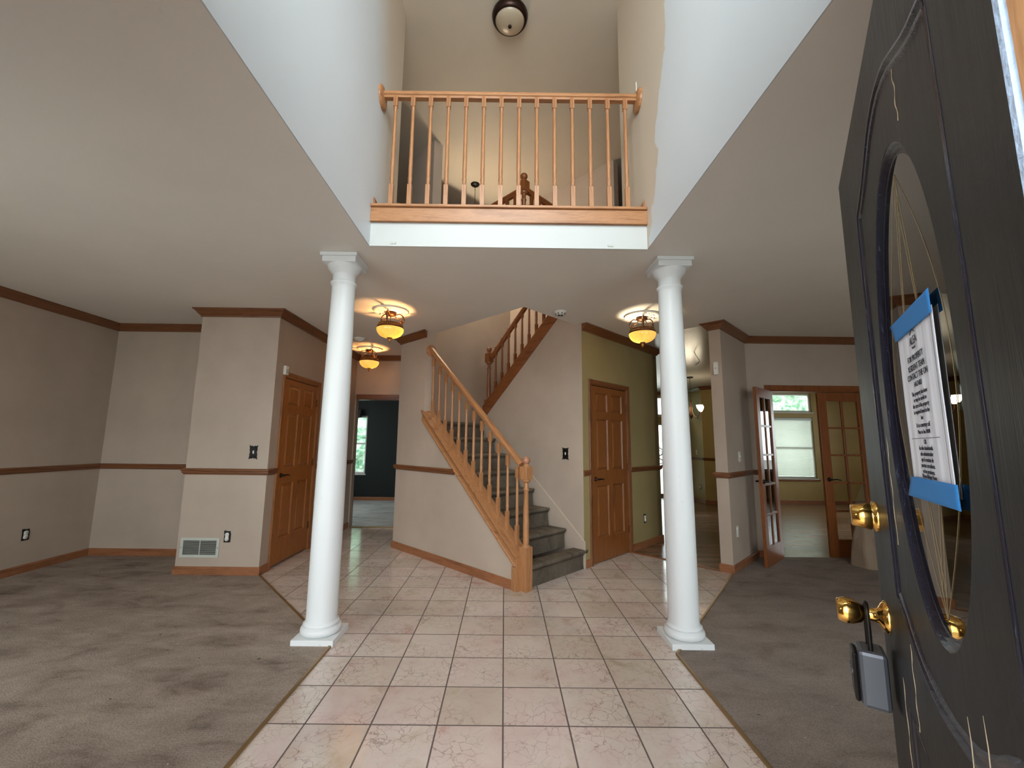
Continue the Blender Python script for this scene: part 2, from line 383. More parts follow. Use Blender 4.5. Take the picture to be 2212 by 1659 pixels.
def basebd(side, p0, p1, m0=0, m1=0): return run('baseboard_' + side, p0, p1, 0, BASE, oak_base, m0, m1)
oak_base = wood('baseboard_oak', 'x', lin(156, 102, 68), lin(122, 76, 48), .4)
T22 = math.tan(PI / 8)

# ------------------------------------------------------------------ ground floor shell
UH = 2.712   # door wall
FXL, FXR, FY = -.99, 1.02, 2.84
XL, XR, YF = -4.79, 5.25, .26
tile_poly = [(-1.127, .05), (1.13, .05), (1.13, 2.88), (2.43, 4.60), (2.443, 4.605), un(UH, 4.98), un(UH + .3, 4.98), (0, 6.6), (-.3, 6.78), (-2.5, 6.78), (-2.5, 4.37), (-2.43, 4.37), (-1.127, 2.93)]
slab('floor_tile', tile_poly, [], -.06, 0, M_tile)
slab('floor_carpet_left', [(XL - .1, .15), (-1.127, .15), (-1.127, 2.93), (-2.43, 4.37), (-2.5, 4.42), (-3.3, 4.42), (-3.3, 5.1), (XL - .1, 5.1)], [], -.06, .006, M_carpet)
slab('floor_carpet_right', [(1.13, .15), (XR + .1, .15), (XR + .1, 5.27), (3.0, 5.27), (2.46, 4.64), (2.43, 4.60), (1.13, 2.88)], [], -.06, .006, M_carpet2)
slab('floor_plank', [(2.443, 4.605), (2.49, 4.64), (3.0, 5.27), (9.4, 5.27), (9.4, 10.1), (6.3, 10.1), (6.1, 11.1), (-.2, 11.1), (.2, 7.4), (1.5, 6.0), un(UH, 4.98)], [], -.06, .001, M_planks)
slab('floor_den', [(-5.2, 6.78), (-.9, 6.78), (-.9, 9.9), (-5.2, 9.9)], [], -.06, .008, M_carpet3)
well = [un(2.807, 3.07), un(4.86, 3.07), un(4.86, 5.09), un(2.807, 5.09)]
foy = [(FXL - .006, .26), (FXR + .006, .26), (FXR + .006, FY + .01), (FXL - .006, FY + .01)]
big = [(-5.4, .1), (9.6, .1), (9.6, 5.35), (3.1, 5.35), un(1.58, 5.02), un(UH + .06, 5.0), (1.5, 7.6), (1.5, 9.9), (-5.4, 9.9)]
slab('ceiling', big, [foy, well], ZC, 3.045, M_ceil)
slab('ceiling_kitchen', [(9.6, 5.35), (9.6, 10.18), (6.35, 10.18), (6.1, 11.15), (-.3, 11.15), (-.3, 9.9), (1.5, 9.9), (1.5, 7.6), un(UH + .06, 5.0), un(1.58, 5.02), (3.1, 5.35)], [], ZC, 3.045, M_kceil)

# left (dining) room
wall('wall_left', (XL, 5.03), (XL, .15), 0, ZC, M_wall)
wall('wall_alcove', (-3.2, 5.03), (XL, 5.03), 0, ZC, M_wall)
wall('wall_closet_side', (-3.28, 4.47), (-3.28, 5.1), 0, ZC, M_wall, .08)
wall('wall_closet_front', (-2.44, 4.37), (-3.28, 4.37), 0, ZC, M_wall, .1)
L0 = 6.75
wall('wall_hall_left', (-2.44, 6.80), (-2.44, 4.47), 0, ZC, M_wall, .1, [(6.80 - 5.40, 6.80 - 4.575, 0, 2.045)])
wall('wall_hall_end', (-.1, L0), (-2.60, L0), 0, ZC, M_wall, .12, [(1.15, 2.32, 0, 2.03)])
crown((XL, 5.03), (XL, .2), -1, 0); crown((-3.28, 5.03), (XL, 5.03), 0, -1)
crown((-3.28, 4.37), (-3.28, 5.03), 1, -1); crown((-2.44, 4.37), (-3.28, 4.37), 1, 1); crown((-2.44, L0), (-2.44, 4.37), -1, 1)
crown((-.3, L0), (-2.44, L0), 0, -1)
chair((XL, 5.03), (XL, .2), -1, 0); chair((-3.28, 5.03), (XL, 5.03), 0, -1)
chair((-3.28, 4.37), (-3.28, 5.03), 1, -1); chair((-2.44, 4.37), (-3.28, 4.37), 1, 1); chair((-2.44, 4.53), (-2.44, 4.37), 0, 1)
chair((-2.44, L0), (-2.44, 5.455), 0, 0)
basebd('left', (XL, 5.03), (XL, .2), -1, 0); basebd('alcove', (-3.28, 5.03), (XL, 5.03), 0, -1)
basebd('closet_side', (-3.28, 4.37), (-3.28, 5.03), 1, -1); basebd('closet_front', (-2.44, 4.37), (-3.28, 4.37), 1, 1)
basebd('closet_return', (-2.44, 4.53), (-2.44, 4.37), 0, 1); basebd('hall_left', (-2.44, L0), (-2.44, 5.455), 0, 0)
wall('wall_closet_inside', (-3.12, 4.4), (-3.12, 6.85), 0, ZC, M_wall, .05)
slab('floor_closet', [(-3.2, 4.45), (-2.5, 4.45), (-2.5, 6.8), (-3.2, 6.8)], [], -.06, 0, M_carpet)
# den beyond the hall
wall('wall_den_back', (-.9, 9.77), (-5.2, 9.77), 0, ZC, M_green, .12, [(2.31, 3.4, .6, 1.94)])
wall('wall_den_left', (-5.1, 9.8), (-5.1, 6.8), 0, ZC, M_green, .12, [(.7, 2.3, .6, 2.2)])
wall('wall_den_right', (-.95, 6.8), (-.95, 9.8), 0, ZC, M_green)
wall('wall_den_front_left', (-5.1, 6.885), (-2.42, 6.885), 0, ZC, M_green, .01)
wall('wall_den_front_header', (-2.42, 6.885), (-1.0, 6.885), 2.03, ZC, M_green, .01)
basebd('den', (-.95, 9.77), (-5.1, 9.77)); 
# cased opening at hall end
mb = MB().box(.18, 1.42, 0, .016, 2.03, 2.10).box(.18, .25, 0, .016, 0, 2.03).box(.2, 1.42, -.12, .0, 2.015, 2.03).box(.235, .25, -.12, 0, 0, 2.03)
TN[0] += 1; struct(mb.build('trim_%d' % TN[0], trimw['x'], matrix=frame((-1.0, L0), (-2.6, L0))))
wall('wall_den_front_right', (-1.25, 6.885), (-.9, 6.885), 0, ZC, M_green, .01)

# stair block: triangular wall under stringer and full wall beyond
NO, NI, NW = 2.93, 3.07, 3.97
zt = lambda u: .371 + .88 * (u - 2.808)
zb = lambda u: zt(u) - .128
def uwall(name, pts, n0, n1, mat):
    mb = MB(); k = len(pts)
    mb.add([(*un(u, n0), z) for u, z in pts] + [(*un(u, n1), z) for u, z in pts], [tuple(range(k)), tuple(range(k, 2 * k))[::-1]] + [(i, (i + 1) % k, (i + 1) % k + k, i + k) for i in range(k)])
    return struct(mb.build(name, mat))
uwall('wall_stair_outer', [(2.735, 0), (4.84, 0), (4.84, ZC), (4.335, ZC), (4.335, zb(4.335) + .02), (2.735, zb(2.735))], NO, NI, M_wall)
uwall('wall_stair_inner', [(2.716, 0), (4.84, 0), (4.84, 1.45), (4.38, 1.45), (4.38, 1.79), (3.0, 3.03), (2.81, 3.03), (2.81, ZC), (2.716, ZC)], NW, NW + .1, M_wall)
wall('wall_hall_right', un(4.94, NO), un(4.94, 5.3), 0, 3.04, M_wall, .10)
wall('wall_stairwell_back_upper', un(4.84, 5.07), un(4.84, NI), 3.04, 4.85, M_wall, .10)
p = un(4.94, NO); q = un(4.335, NO)
crown(q, p, .6, 1)
chair(un(3.70, NO), p, 0, 1); basebd('stair', un(2.745, NO), p, 0, 1)
p2_ = un(4.94, 5.2); crown(p, p2_, 1, 0); chair(p, p2_, 1, 0); basebd('hall_right', p, p2_, 1, 0)
wall('wall_stairwell_far', un(6.0, 5.07), un(2.80, 5.07), 0, ZU, M_wall, .12)
wall('wall_stairwell_back', un(6.0, 5.07), un(6.0, 2.0), 3.045, ZU, M_wall, .12)
# closet door wall
wall('wall_closet_right_edge', un(UH, 4.08), un(UH, NW), 0, ZC, M_olive, .004)
wall('wall_closet_right', un(UH, 5.9), un(UH, 4.08), 0, ZC, M_olive, .12, [(5.9 - 4.975, 5.9 - 4.14, 0, 2.045)])
wall('wall_kitchen_left', un(5.2, 5.9), un(UH, 5.9), 0, ZC, M_olive, .12)
pw = un(5.2, 5.9); wall('wall_kitchen_left_far', (pw[0], 11.1), pw, 0, ZC, M_kit, .12)
crown(un(UH, 5.9), un(UH, NW), 1, 0)
chair(un(UH, 5.9), un(UH, 5.02), 1, 0); chair(un(UH, 4.095), un(UH, NW), 0, 0)
basebd('closet_right', un(UH, 5.9), un(UH, 5.02), 1, 0); basebd('closet_right_stub', un(UH, 4.095), un(UH, NW), 0, 0)
# pier
UP, NP = 1.525, 4.98
p3 = (3.10, 5.26)
wall('wall_pier', un(UP, NP), p3, 0, ZC, M_wall, -.0001) if False else None
mb = MB(); k0, k1 = un(UP, NP), un(UP + .125, NP); k2 = un(UP, 5.93); k3 = un(UP + .125, 5.93)
mb.add([(*p, z) for z in (0, ZC) for p in (k0, k2, k3, k1)], [(0, 1, 2, 3), (4, 5, 6, 7), (0, 1, 5, 4), (1, 2, 6, 5), (2, 3, 7, 6), (3, 0, 4, 7)])
struct(mb.build('wall_pier', M_wall))
pe = un(UP, 5.914)
for fn in (crown, chair):
    fn(pe, k0, -T22, 1); fn(k0, k1, 1, 1); 
basebd('pier_side', pe, k0, -T22, 1); basebd('pier_front', k0, k1, 1, 1)
# french door wall
FYW = 5.26
wall('wall_french', (XR, FYW), (3.0, FYW), 0, ZC, M_wall, .12, [(XR - 4.62, XR - 3.386, 0, 2.045)])
crown((XR, FYW), (3.10, FYW), -1, -T22); chair((3.31, FYW), (3.10, FYW), 0, -T22); chair((XR, FYW), (4.70, FYW), 0, 0)
basebd('french', (3.31, FYW), (3.10, FYW), 0, -T22); basebd('french_right', (XR, FYW), (4.70, FYW), 0, 0)
wall('wall_right', (XR, .15), (XR, FYW + .1), 0, ZC, M_wall)
crown((XR, .2), (XR, FYW), 0, -1)
# front wall with its windows
wall('wall_front', (XL - .1, .26), (XR + .1, .26), 0, ZU, M_wall, .15,
     [(4.89 - .55, 4.89 + .389, 0, 2.06), (4.89 - .8, 4.89 + .8, 3.0, 5.1), (4.89 + 1.9, 4.89 + 4.3, .6, 2.25), (4.89 - 4.2, 4.89 - 1.8, .6, 2.25)])
# study and kitchen shell
wall('wall_study_back', (9.4, 10.03), (6.2, 10.03), 0, ZC, M_kit, .14, [(9.4 - 7.45, 9.4 - 6.2, .587, 2.62)])
wall('wall_study_right', (9.4, 5.2), (9.4, 10.1), 0, ZC, M_kit, .12, [(1.4, 3.6, .7, 2.3)])
wall('wall_study_left', (6.3, 10.1), (3.3, 5.38), 0, ZC, M_kit, .1)
wall('wall_study_front', (3.2, 5.385), (3.37, 5.385), 0, ZC, M_kit, .005); wall('wall_study_front_right', (4.66, 5.385), (9.4, 5.385), 0, ZC, M_kit, .005)
wall('wall_kitchen_back', (4.8, 11.0), (-.2, 11.0), 0, ZC, M_kit, .14, [(.45, 1.55, .02, 1.90), (.2, 1.9, 2.1, 2.62)])
wall('wall_kitchen_right', (4.72, 9.93), (4.72, 11.1), 0, ZC, M_kit, .1)
wall('wall_kitchen_corner', (4.98, 9.67), (4.72, 9.93), 0, ZC, M_kit, .1)
wall('wall_kitchen_return', (5.9, 9.67), (4.98, 9.67), 0, ZC, M_kit, .1)
crown((4.72, 9.93), (4.72, 11.0), T22, -1); crown((4.98, 9.67), (4.72, 9.93), 0, T22); crown((4.72, 11), (1, 11), -1, 0)
chair((4.72, 9.93), (4.72, 11.0), T22, -1); chair((4.98, 9.67), (4.72, 9.93), 0, T22)
basebd('kitchen_right', (4.72, 9.93), (4.72, 11.0), T22, -1); basebd('kitchen_corner', (4.98, 9.67), (4.72, 9.93), 0, T22); basebd('kitchen_back', (4.72, 11), (1, 11), -1, 0)
basebd('study_back', (9.4, 10.03), (6.27, 10.03))

# thresholds
def strip(p0, p1, w=.018, z=.012, mat=None, h=.012):
    TN[0] += 1; L = length(p0, p1)
    return struct(MB().box(0, L, -w / 2, w / 2, 0, z).build('trim_%d' % TN[0], mat or M_strip, matrix=frame(p0, p1, 0), bevel=.003))
strip((-1.127, .1), (-1.127, 2.93)); strip((-1.127, 2.93), (-2.43, 4.37)); strip((1.13, .1), (1.13, 2.88)); strip((1.13, 2.88), (2.45, 4.61))
strip(un(UH, 4.98), un(UP + .13, 4.98), .045, .01, dark_oak['x'])
strip((-2.44, 6.78), (-1.0, 6.78), .03, .014)

# ------------------------------------------------------------------ upper floor
FPL, FPR = foyer_paint('foyer_left_paint', -1), foyer_paint('foyer_right_paint', 1)
wall('wall_foyer_left', (FXL, 3.47), (FXL, .26), 3.046, ZU, FPL, .12)
wall('wall_foyer_left_lower', (FXL, FY), (FXL, .26), ZC, 3.046, FPL, .005); wall('wall_foyer_right_lower', (FXR, .26), (FXR, FY), ZC, 3.046, FPR, .005)
wall('wall_foyer_right', (FXR, .26), (FXR, 3.42), 3.046, ZU, FPR, .12)
for n in ('wall_foyer_left', 'wall_foyer_right', 'wall_foyer_left_lower', 'wall_foyer_right_lower'):   # keep texture space in room coordinates
    o = bpy.data.objects[n]; o.data.transform(o.matrix_basis); o.matrix_basis = Matrix.Identity(4)
slab('wall_fascia', [(FXL, FY), (FXR, FY), (FXR, FY + .009), (FXL, FY + .009)], [], ZC - .001, 2.93, paint('fascia_paint', lin(196, 197, 195), .5, .02))
slab('ceiling_upper', [(-5.4, .1), (9.6, .1), (9.6, 11.4), (-5.4, 11.4)], [], ZU, 5.5, paint('upper_ceiling_paint', lin(192, 181, 166), .6, .03))
uwall('wall_upper_hall', [(4.335, 3.045), (4.94, 3.045), (4.94, ZU), (4.335, ZU)], NO, NI, M_wall)
wall('wall_upper_left', (-3.4, 9.0), (-3.4, 2.4), 3.045, ZU, M_wall); wall('wall_upper_right', (3.4, 2.4), (3.4, 9.0), 3.045, ZU, M_wall)
wall('wall_upper_back', (3.4, 8.9), (-3.4, 8.9), 3.045, ZU, M_wall)
wall('wall_upper_front_left', (-3.4, 3.35), (-1.1, 3.35), 3.045, ZU, M_wall); wall('wall_upper_front_right', (1.13, 3.35), (3.4, 3.35), 3.045, ZU, M_wall)
basebd('foyer_left', (FXL, 3.47), (FXL, 2.86)).location.z = 3.05; basebd('foyer_right', (FXR, 2.86), (FXR, 3.42)).location.z = 3.05

# ------------------------------------------------------------------ railings
def turned(h, base, top, w=.032, r0=.0150, r1=.0125):
    mb = MB(); q = w / 2
    mb.box(-q, q, -q, q, 0, base).box(-q, q, -q, q, h - top, h)
    L = h - base - top; P = [(q * .98, base), (q * .8, base + .010), (r0, base + .014), (q * .92, base + .020), (q * .92, base + .026), (r0, base + .032), (r0 * 1.15, base + .05), (r0, base + .066), (q * .92, base + .072), (q * .92, base + .078), (r0, base + .084),
         (r0 * 1.05, base + .11), (r1, base + L * .9), (r1, h - top - .02), (q * .95, h - top - .014), (q * .95, h - top)]
    return mb.lathe(P, n=12)
def bar(name, p0, p1, prof, mat, parent):
    p0, p1 = Vector(p0), Vector(p1); d = (p1 - p0); L = d.length; d.normalize(); y = Vector((0, 0, 1)).cross(d).normalized(); z = d.cross(y)
    m = Matrix(((d.x, y.x, z.x, p0.x), (d.y, y.y, z.y, p0.y), (d.z, y.z, z.z, p0.z), (0, 0, 0, 1)))
    return MB().loft([[(0, a, b) for a, b in prof], [(L, a, b) for a, b in prof]], True, False).build(name, mat, parent, matrix=m, bevel=.002)
RAILP = [(-.02, -.06), (-.022, -.045), (-.033, -.038), (-.033, -.018), (-.022, -.004), (0, 0), (.022, -.004), (.033, -.018), (.033, -.038), (.022, -.045), (.02, -.06)]
def newel(parent, loc, zs, mat, w=.09, rot=-PI / 4, ballmat=None):
    z0, z1, z2, z3, zt_ = zs; q = w / 2; r = w * .3; M = Matrix.Translation(Vector(loc)) @ Matrix.Rotation(rot, 4, 'Z')
    mb = MB().box(-q, q, -q, q, z0, z1).box(-q, q, -q, q, z2, z3)
    mb.lathe([(q * .95, z1), (q * .8, z1 + .012), (r * .95, z1 + .02), (r * 1.12, z1 + .04), (r * 1.05, z1 + .2), (r * .82, z2 - .11), (r * 1.15, z2 - .09), (r * .8, z2 - .075), (r * .8, z2 - .03), (q * .9, z2 - .018), (q * .95, z2)], n=20)
    mb.lathe([(q * .9, z3), (q * .75, z3 + .012), (q * .5, z3 + .018), (q * .5, z3 + .03), (.001, z3 + .035)], n=20)
    o = mb.build('newel_post', mat, parent, matrix=M, bevel=.003)
    rb = (zt_ - z3 - .02) / 2
    MB().sphere((0, 0, zt_ - rb), rb, 14).build('ball_finial', ballmat or mat, o)
    return o
def rosette(parent, c, normal, mat, r=.075):
    q = Vector(normal).to_track_quat('Z', 'Y').to_matrix().to_4x4()
    return MB().lathe([(r, 0), (r, .012), (r * .9, .02), (r * .6, .026), (.001, .027)], n=24).build('rosette', mat, parent, matrix=Matrix.Translation(Vector(c)) @ q)
# balcony
t = thing('balcony_railing', 'oak balcony railing with fourteen turned balusters above the white fascia', 'railing', loc=(0, 2.92, 3.05))
g = MB().box(FXL, FXR, -.115, .06, -.018, .004); g.build('nosing', oak['x'], t, bevel=.006)
MB().box(FXL, FXR, -.098, -.075, -.128, -.018).box(FXL, FXR, -.104, -.098, -.128, -.116).build('fascia_board', oak['x'], t, bevel=.003)
bar('handrail', (FXL, 0, 1.005), (FXR, 0, 1.005), RAILP, oak['x'], t)
rosette(t, (FXL, 0, .955), (1, 0, 0), oak['z'], .09); rosette(t, (FXR, 0, .955), (-1, 0, 0), oak['z'], .09)
b0 = turned(.945, .205, .09).build('baluster', oak['z'], t)
for i in range(14):
    o = b0 if i == 0 else b0.copy()
    if i: COL.objects.link(o); o.parent = t
    o.location = (-.871 + i * (.903 + .871) / 13, -.02, .003)
# lower flight railing
NR = 3.0
t = thing('stair_railing', 'honey oak railing of the lower stair flight with ball topped newel at its foot', 'railing', loc=(*un(2.70, NR), 0))
def inv(t, p): return Vector(p) - t.location
rz = lambda u: 1.147 + .879 * (u - 2.727)
newel(t, inv(t, (*un(2.70, 3.0), 0)), (0, .388, 1.0, 1.12, 1.217), oak['z'], ballmat=wood('ball_wood', 'z', lin(172, 120, 92), lin(136, 88, 62)))
bar('handrail', inv(t, (*un(2.74, NR), rz(2.74))), inv(t, (*un(4.33, NR), rz(4.33))), RAILP, oak['x'], t)
du = Vector((-R2, R2, 0)); rosette(t, inv(t, (*un(4.334, NR), rz(4.30) - .04)), -du, oak['z'], .075)
b0 = turned(.745, .20, .10).build('baluster', oak['z'], t)
for i in range(12):
    o = b0 if i == 0 else b0.copy()
    if i: COL.objects.link(o); o.parent = t
    u = 2.815 + .1316 * i; o.location = inv(t, (*un(u, NR), zt(u) - .012)); o.rotation_euler = (0, 0, -PI / 4)
# upper flight railing
NU = 4.03
z2b = lambda u: 1.769 + .906 * (4.279 - u)      # lower edge of upper stringer
t = thing('upper_stair_railing', 'dark oak railing of the upper stair flight climbing behind the ceiling edge', 'railing', loc=(*un(4.36, NU), 1.5))
newel(t, inv(t, (*un(4.36, NU), 0)), (1.5, 1.95, 2.50, 2.63, 2.727), dark_oak['z'])
r2z = lambda u: 2.64 + .93 * (4.27 - u)
bar('handrail', inv(t, (*un(4.32, NU), r2z(4.32))), inv(t, (*un(3.0, NU), r2z(3.0))), RAILP, dark_oak['x'], t)
b0 = turned(.69, .2, .12).build('baluster', dark_oak['z'], t)
for i in range(10):
    o = b0 if i == 0 else b0.copy()
    if i: COL.objects.link(o); o.parent = t
    u = 4.218 - .1265 * i; o.location = inv(t, (*un(u, NU), z2b(u) + .195 - .01)); o.rotation_euler = (0, 0, -PI / 4)
# guard rail round the stairwell on the upper floor
t = thing('stairwell_guard_railing', 'dark oak guard railing meeting at a ball topped newel behind the balcony balusters', 'railing', loc=(.18, 4.17, 3.045))
newel(t, (0, 0, 0), (0, .25, .985, 1.11, 1.21), dark_oak['z'])
cn = Vector((.18, 4.17, 0))
for d, L in ((Vector((-R2, R2, 0)), 1.55), (Vector((R2, R2, 0)), .85)):
    bar('handrail', d * .03 + Vector((0, 0, 1.055)), d * L + Vector((0, 0, 1.055)), RAILP, dark_oak['x'], t)
    bb = turned(1.0, .2, .12, ).build('baluster', dark_oak['z'], t); k = 1
    bb.location = d * .125; bb.rotation_euler = (0, 0, PI / 4)
    while .125 * (k + 1) < L:
        k += 1; o = bb.copy(); COL.objects.link(o); o.parent = t; o.location = d * .125 * k

# ------------------------------------------------------------------ staircase
t = thing('staircase', 'carpeted staircase with oak stringer rising from the marble tile floor', 'stairs', loc=(*un(2.69, 3.5), 0))
FR_ = Matrix(((-R2, R2, 0, 0), (R2, R2, 0, 0), (0, 0, 1, 0), (0, 0, 0, 1)))   # local x=u, y=n
def Lm(): return Matrix.Translation(-t.location) @ FR_
def steps(mb, us, zs, n0, n1, zbase, sign=1):
    N_ = 24
    for i, (u, z) in enumerate(zip(us, zs)):
        un_ = us[i + 1] if i + 1 < len(us) else u + sign * .1
        zp = zs[i - 1] if i else zbase
        # nosed profile, extruded in n with carpet softness
        r = .022; pr = [(u + sign * .028, zp - .01), (u + sign * .028, z - 2 * r - .02), (u + sign * .008, z - 2 * r)]
        for k in range(7):
            a = -PI / 2 + PI * k / 6; pr.append((u + sign * (r * (1 - math.cos(a)) ) - sign * .004, z - r + r * math.sin(a)))
        pr += [(un_ + sign * .05, z), (un_ + sign * .05, zp - .05)]
        ns = [n0 + (n1 - n0) * k / 10 for k in range(11)]
        rings = []
        for q, nn in enumerate(ns):
            j = .004 * math.sin(q * 2.1 + i) + (-.012 if q in (10,) else 0)
            rings.append([(a + sign * (-j if b > zp else 0), nn, b + (-.010 if (q == 10 and b > z - .01) else 0)) for a, b in pr])
        mb.loft(rings, True, False)
us = [2.69 + .2337 * i for i in range(8)]; zs = [.2015 * (i + 1) for i in range(8)]
mb = MB(); steps(mb, us[:1], zs[:1], NI - .02, NW + .045, 0); steps(mb, us[1:], zs[1:], NI + .0, NW - .035, zs[0])
mb.build('carpeted_steps', M_stair, t, matrix=Lm())
mb = MB().box(us[7] + .1, 4.84, NI, 5.06, 1.45, zs[7]); mb.build('landing', M_stair, t, matrix=Lm())
us2 = [4.30 - .2286 * i for i in range(7)]; zs2 = [1.612 + .2055 * (i + 1) for i in range(7)]
mb = MB(); steps(mb, us2, zs2, NW + .10, 5.06, 1.612, -1); mb.build('upper_steps', M_stair, t, matrix=Lm())
# stringer with moulded face
def slant(mb, u0, u1, f, prof, plumb=True):
    rings = [[(u, a, f(u) + b) for a, b in prof] for u in (u0, u1)]
    return mb.loft(rings, True, False)
mb = MB()
slant(mb, 2.735, 4.36, zt, [(NO - .022, -.128), (NO - .022, -.11), (NO - .012, -.10), (NO - .012, -.05), (NO - .024, -.038), (NO - .034, -.012), (NO - .034, 0), (NI + .0, 0), (NI, -.128)])
slant(mb, 2.735, 4.34, zt, [(NR - .04, 0), (NR - .04, .012), (NR + .04, .012), (NR + .04, 0)])
mb.build('stringer', oak['x'], t, matrix=Lm(), bevel=.002)
mb = MB(); slant(mb, 2.745, 4.40, zt, [(NI, -.32), (NI, .0), (NI + .016, 0), (NI + .016, -.32)]); mb.build('skirt_board', oak['x'], t, matrix=Lm())
MB().box(2.735, 2.80, NO - .02, NO + .0, 0, zb(2.77)).box(2.735, 2.76, NO - .034, NO - .02, 0, zb(2.75) + .02).box(2.722, 2.7349, NO - .034, NI, 0, zt(2.735) - .01).build('trim_board', oak['z'], t, matrix=Lm(), bevel=.003)
mb = MB(); slant(mb, 4.40, 2.82, lambda u: z2b(u), [(NW - .016, 0), (NW - .016, .185), (NW - .022, .185), (NW - .022, .2), (NW + .11, .2), (NW + .11, 0)]); mb.build('upper_stringer', dark_oak['x'], t, matrix=Lm(), bevel=.003)
zw = lambda u: .925 + .878 * (u - 3.439)
mb = MB(); slant(mb, 2.695, 4.36, zw, [(NW - .012, -.30), (NW - .012, .0), (NW, .006), (NW, -.30)]); mb.build('wall_skirt', M_wall, t, matrix=Lm())

# ------------------------------------------------------------------ columns
def column(x, y, label):
    t = thing('column', label, 'column', loc=(x, y, 0))
    MB().box(-.14, .14, -.14, .14, 0, .04).build('plinth', M_column, t, bevel=.002)
    q = MB(); prof = []
    for k in range(9): a = -PI / 2 + PI * k / 8; prof.append((.106 + .028 * math.cos(a) , .068 + .028 * math.sin(a)))
    prof += [(.112, .098), (.119, .102), (.119, .110), (.108, .118), (.104, .122)]
    q.lathe([(.09, .04)] + prof, n=48).build('base_ring', M_column, t)
    sh = [(.104, .122), (.102, .14)] + [(.102 - .018 * (max(0, (z - .8)) / 1.65) ** 1.3, z) for z in [.3 + .2 * i for i in range(11)]] + [(.084, 2.50), (.086, 2.515), (.093, 2.525), (.096, 2.533), (.096, 2.542), (.089, 2.548)]
    MB().lathe(sh, n=48).build('shaft', M_column, t)
    MB().lathe([(.082, 2.545), (.082, 2.60), (.085, 2.604), (.088, 2.612), (.106, 2.632), (.120, 2.652), (.122, 2.666), (.126, 2.674)], n=48).build('capital', M_column, t)
    MB().box(-.125, .125, -.125, .125, 2.672, 2.715).box(-.138, .138, -.138, .138, 2.715, ZC - .002).build('abacus', M_column, t, bevel=.003)
column(-1.25, 3.072, 'white round column beside the stairs, its square plinth on the brown stained carpet edge')
column(1.262, 3.072, 'white round column with scuffed shaft, standing before the olive wall and its closet door')

# ------------------------------------------------------------------ interior doors
def six_panel(w, h, th=.036):
    mb = MB(); st, mu = .105, .095; c = w / 2
    cols = [(st, c - mu / 2), (c + mu / 2, w - st)]; rows = [(.26, .85), (1.02, 1.63), (1.72, 1.945)]
    mb.box(0, st, -th, 0, .0, h).box(w - st, w, -th, 0, 0, h).box(c - mu / 2, c + mu / 2, -th, 0, 0, h)
    zz = [0, .26, .85, 1.02, 1.63, 1.72, 1.945, h]
    for k in (0, 2, 4, 6): mb.box(st, c - mu / 2, -th, 0, zz[k], zz[k + 1]); mb.box(c + mu / 2, w - st, -th, 0, zz[k], zz[k + 1])
    for x0, x1 in cols:
        for z0, z1 in rows:
            mb.box(x0, x1, -th + .01, -.016, z0, z1); e = .012; f = .04
            A = [(x0 + e, -.016, z0 + e), (x1 - e, -.016, z0 + e), (x1 - e, -.016, z1 - e), (x0 + e, -.016, z1 - e)]
            B = [(x0 + f, -.004, z0 + f), (x1 - f, -.004, z0 + f), (x1 - f, -.004, z1 - f), (x0 + f, -.004, z1 - f)]
            mb.loft([A, B], True, False)
            mb.loft([[(x0, 0, z0), (x1, 0, z0), (x1, 0, z1), (x0, 0, z1)], [(x0 + e, -.014, z0 + e), (x1 - e, -.014, z0 + e), (x1 - e, -.014, z1 - e), (x0 + e, -.014, z1 - e)]], False, False)
    return mb
def casing(w, h, cw=.055, th=.016, depth=.1):
    mb = MB()
    pr = [(0, 0), (0, .008), (.008, .012), (.02, .012), (.03, .016), (cw - .006, .018), (cw, .012), (cw, 0)]
    def leg(x, s, top):   # mitred leg
        rings = [[(x + s * o, yy, z + (o if z > 1 else 0)) for o, yy in pr] for z in (0, top)]
        mb.loft(rings, True, False)
    leg(0, -1, h); leg(w, 1, h)
    mb.loft([[(0 - o, yy, h + o) for o, yy in pr], [(w + o, yy, h + o) for o, yy in pr]], True, False)
    mb.box(-.004, .008, -depth, .002, 0, h).box(w - .008, w + .004, -depth, .002, 0, h).box(0, w, -depth, .002, h - .008, h)
    mb.box(.008, .02, -.05, -.042, 0, h).box(w - .02, w - .008, -.05, -.042, 0, h)
    return mb
def lever(parent, x, z, s, mat):
    o = MB().lathe([(.026, 0), (.026, .006), (.018, .012), (.011, .016), (.010, .045), (.001, .046)], n=18, mat=Matrix.Rotation(-PI / 2, 4, 'X')).tube([(0, .042, 0), (s * .02, .046, 0), (s * .06, .046, .004), (s * .105, .044, -.004), (s * .12, .042, -.012)], [.010, .009, .0075, .0065, .004], 10).build('door_handle', mat, parent)
    o.location = (x, 0, z); return o
def hinges(parent, x, zs, mat):
    for z in zs:
        MB().tube([(x, .004, z - .045), (x, .004, z + .045)], .007, 8).box(x - .016, x + .016, -.001, .002, z - .044, z + .044).build('hinge', mat, parent)
def idoor(name, p0, p1, w, mat, hs, gap=.012):
    # p0->p1 along wall, room at left; hs = handle x, hinge side
    t = thing(name, None, None, matrix=frame(p0, p1), kind='structure')
    casing(w, 2.045).build('door_frame', trimw['z'] if mat is not doorw else oak_case, t, bevel=.001)
    lw = w - .022
    lf = six_panel(lw, 2.03 - gap).build('door_leaf', mat, t, matrix=Matrix.Translation((.011, -.006, gap)))
    return t, lf
oak_case = wood('casing_oak', 'z', lin(164, 106, 60), lin(126, 76, 40), .35)
# left door, faces +x, hinge at far side
t, lf = idoor('door_1', (-2.44, 5.40), (-2.44, 4.575), .825, doorw, 0, .022)
lever(lf, .74, .94, -1, M_brown); hinges(lf, .0, (.28, 1.05, 1.8), M_bronze)
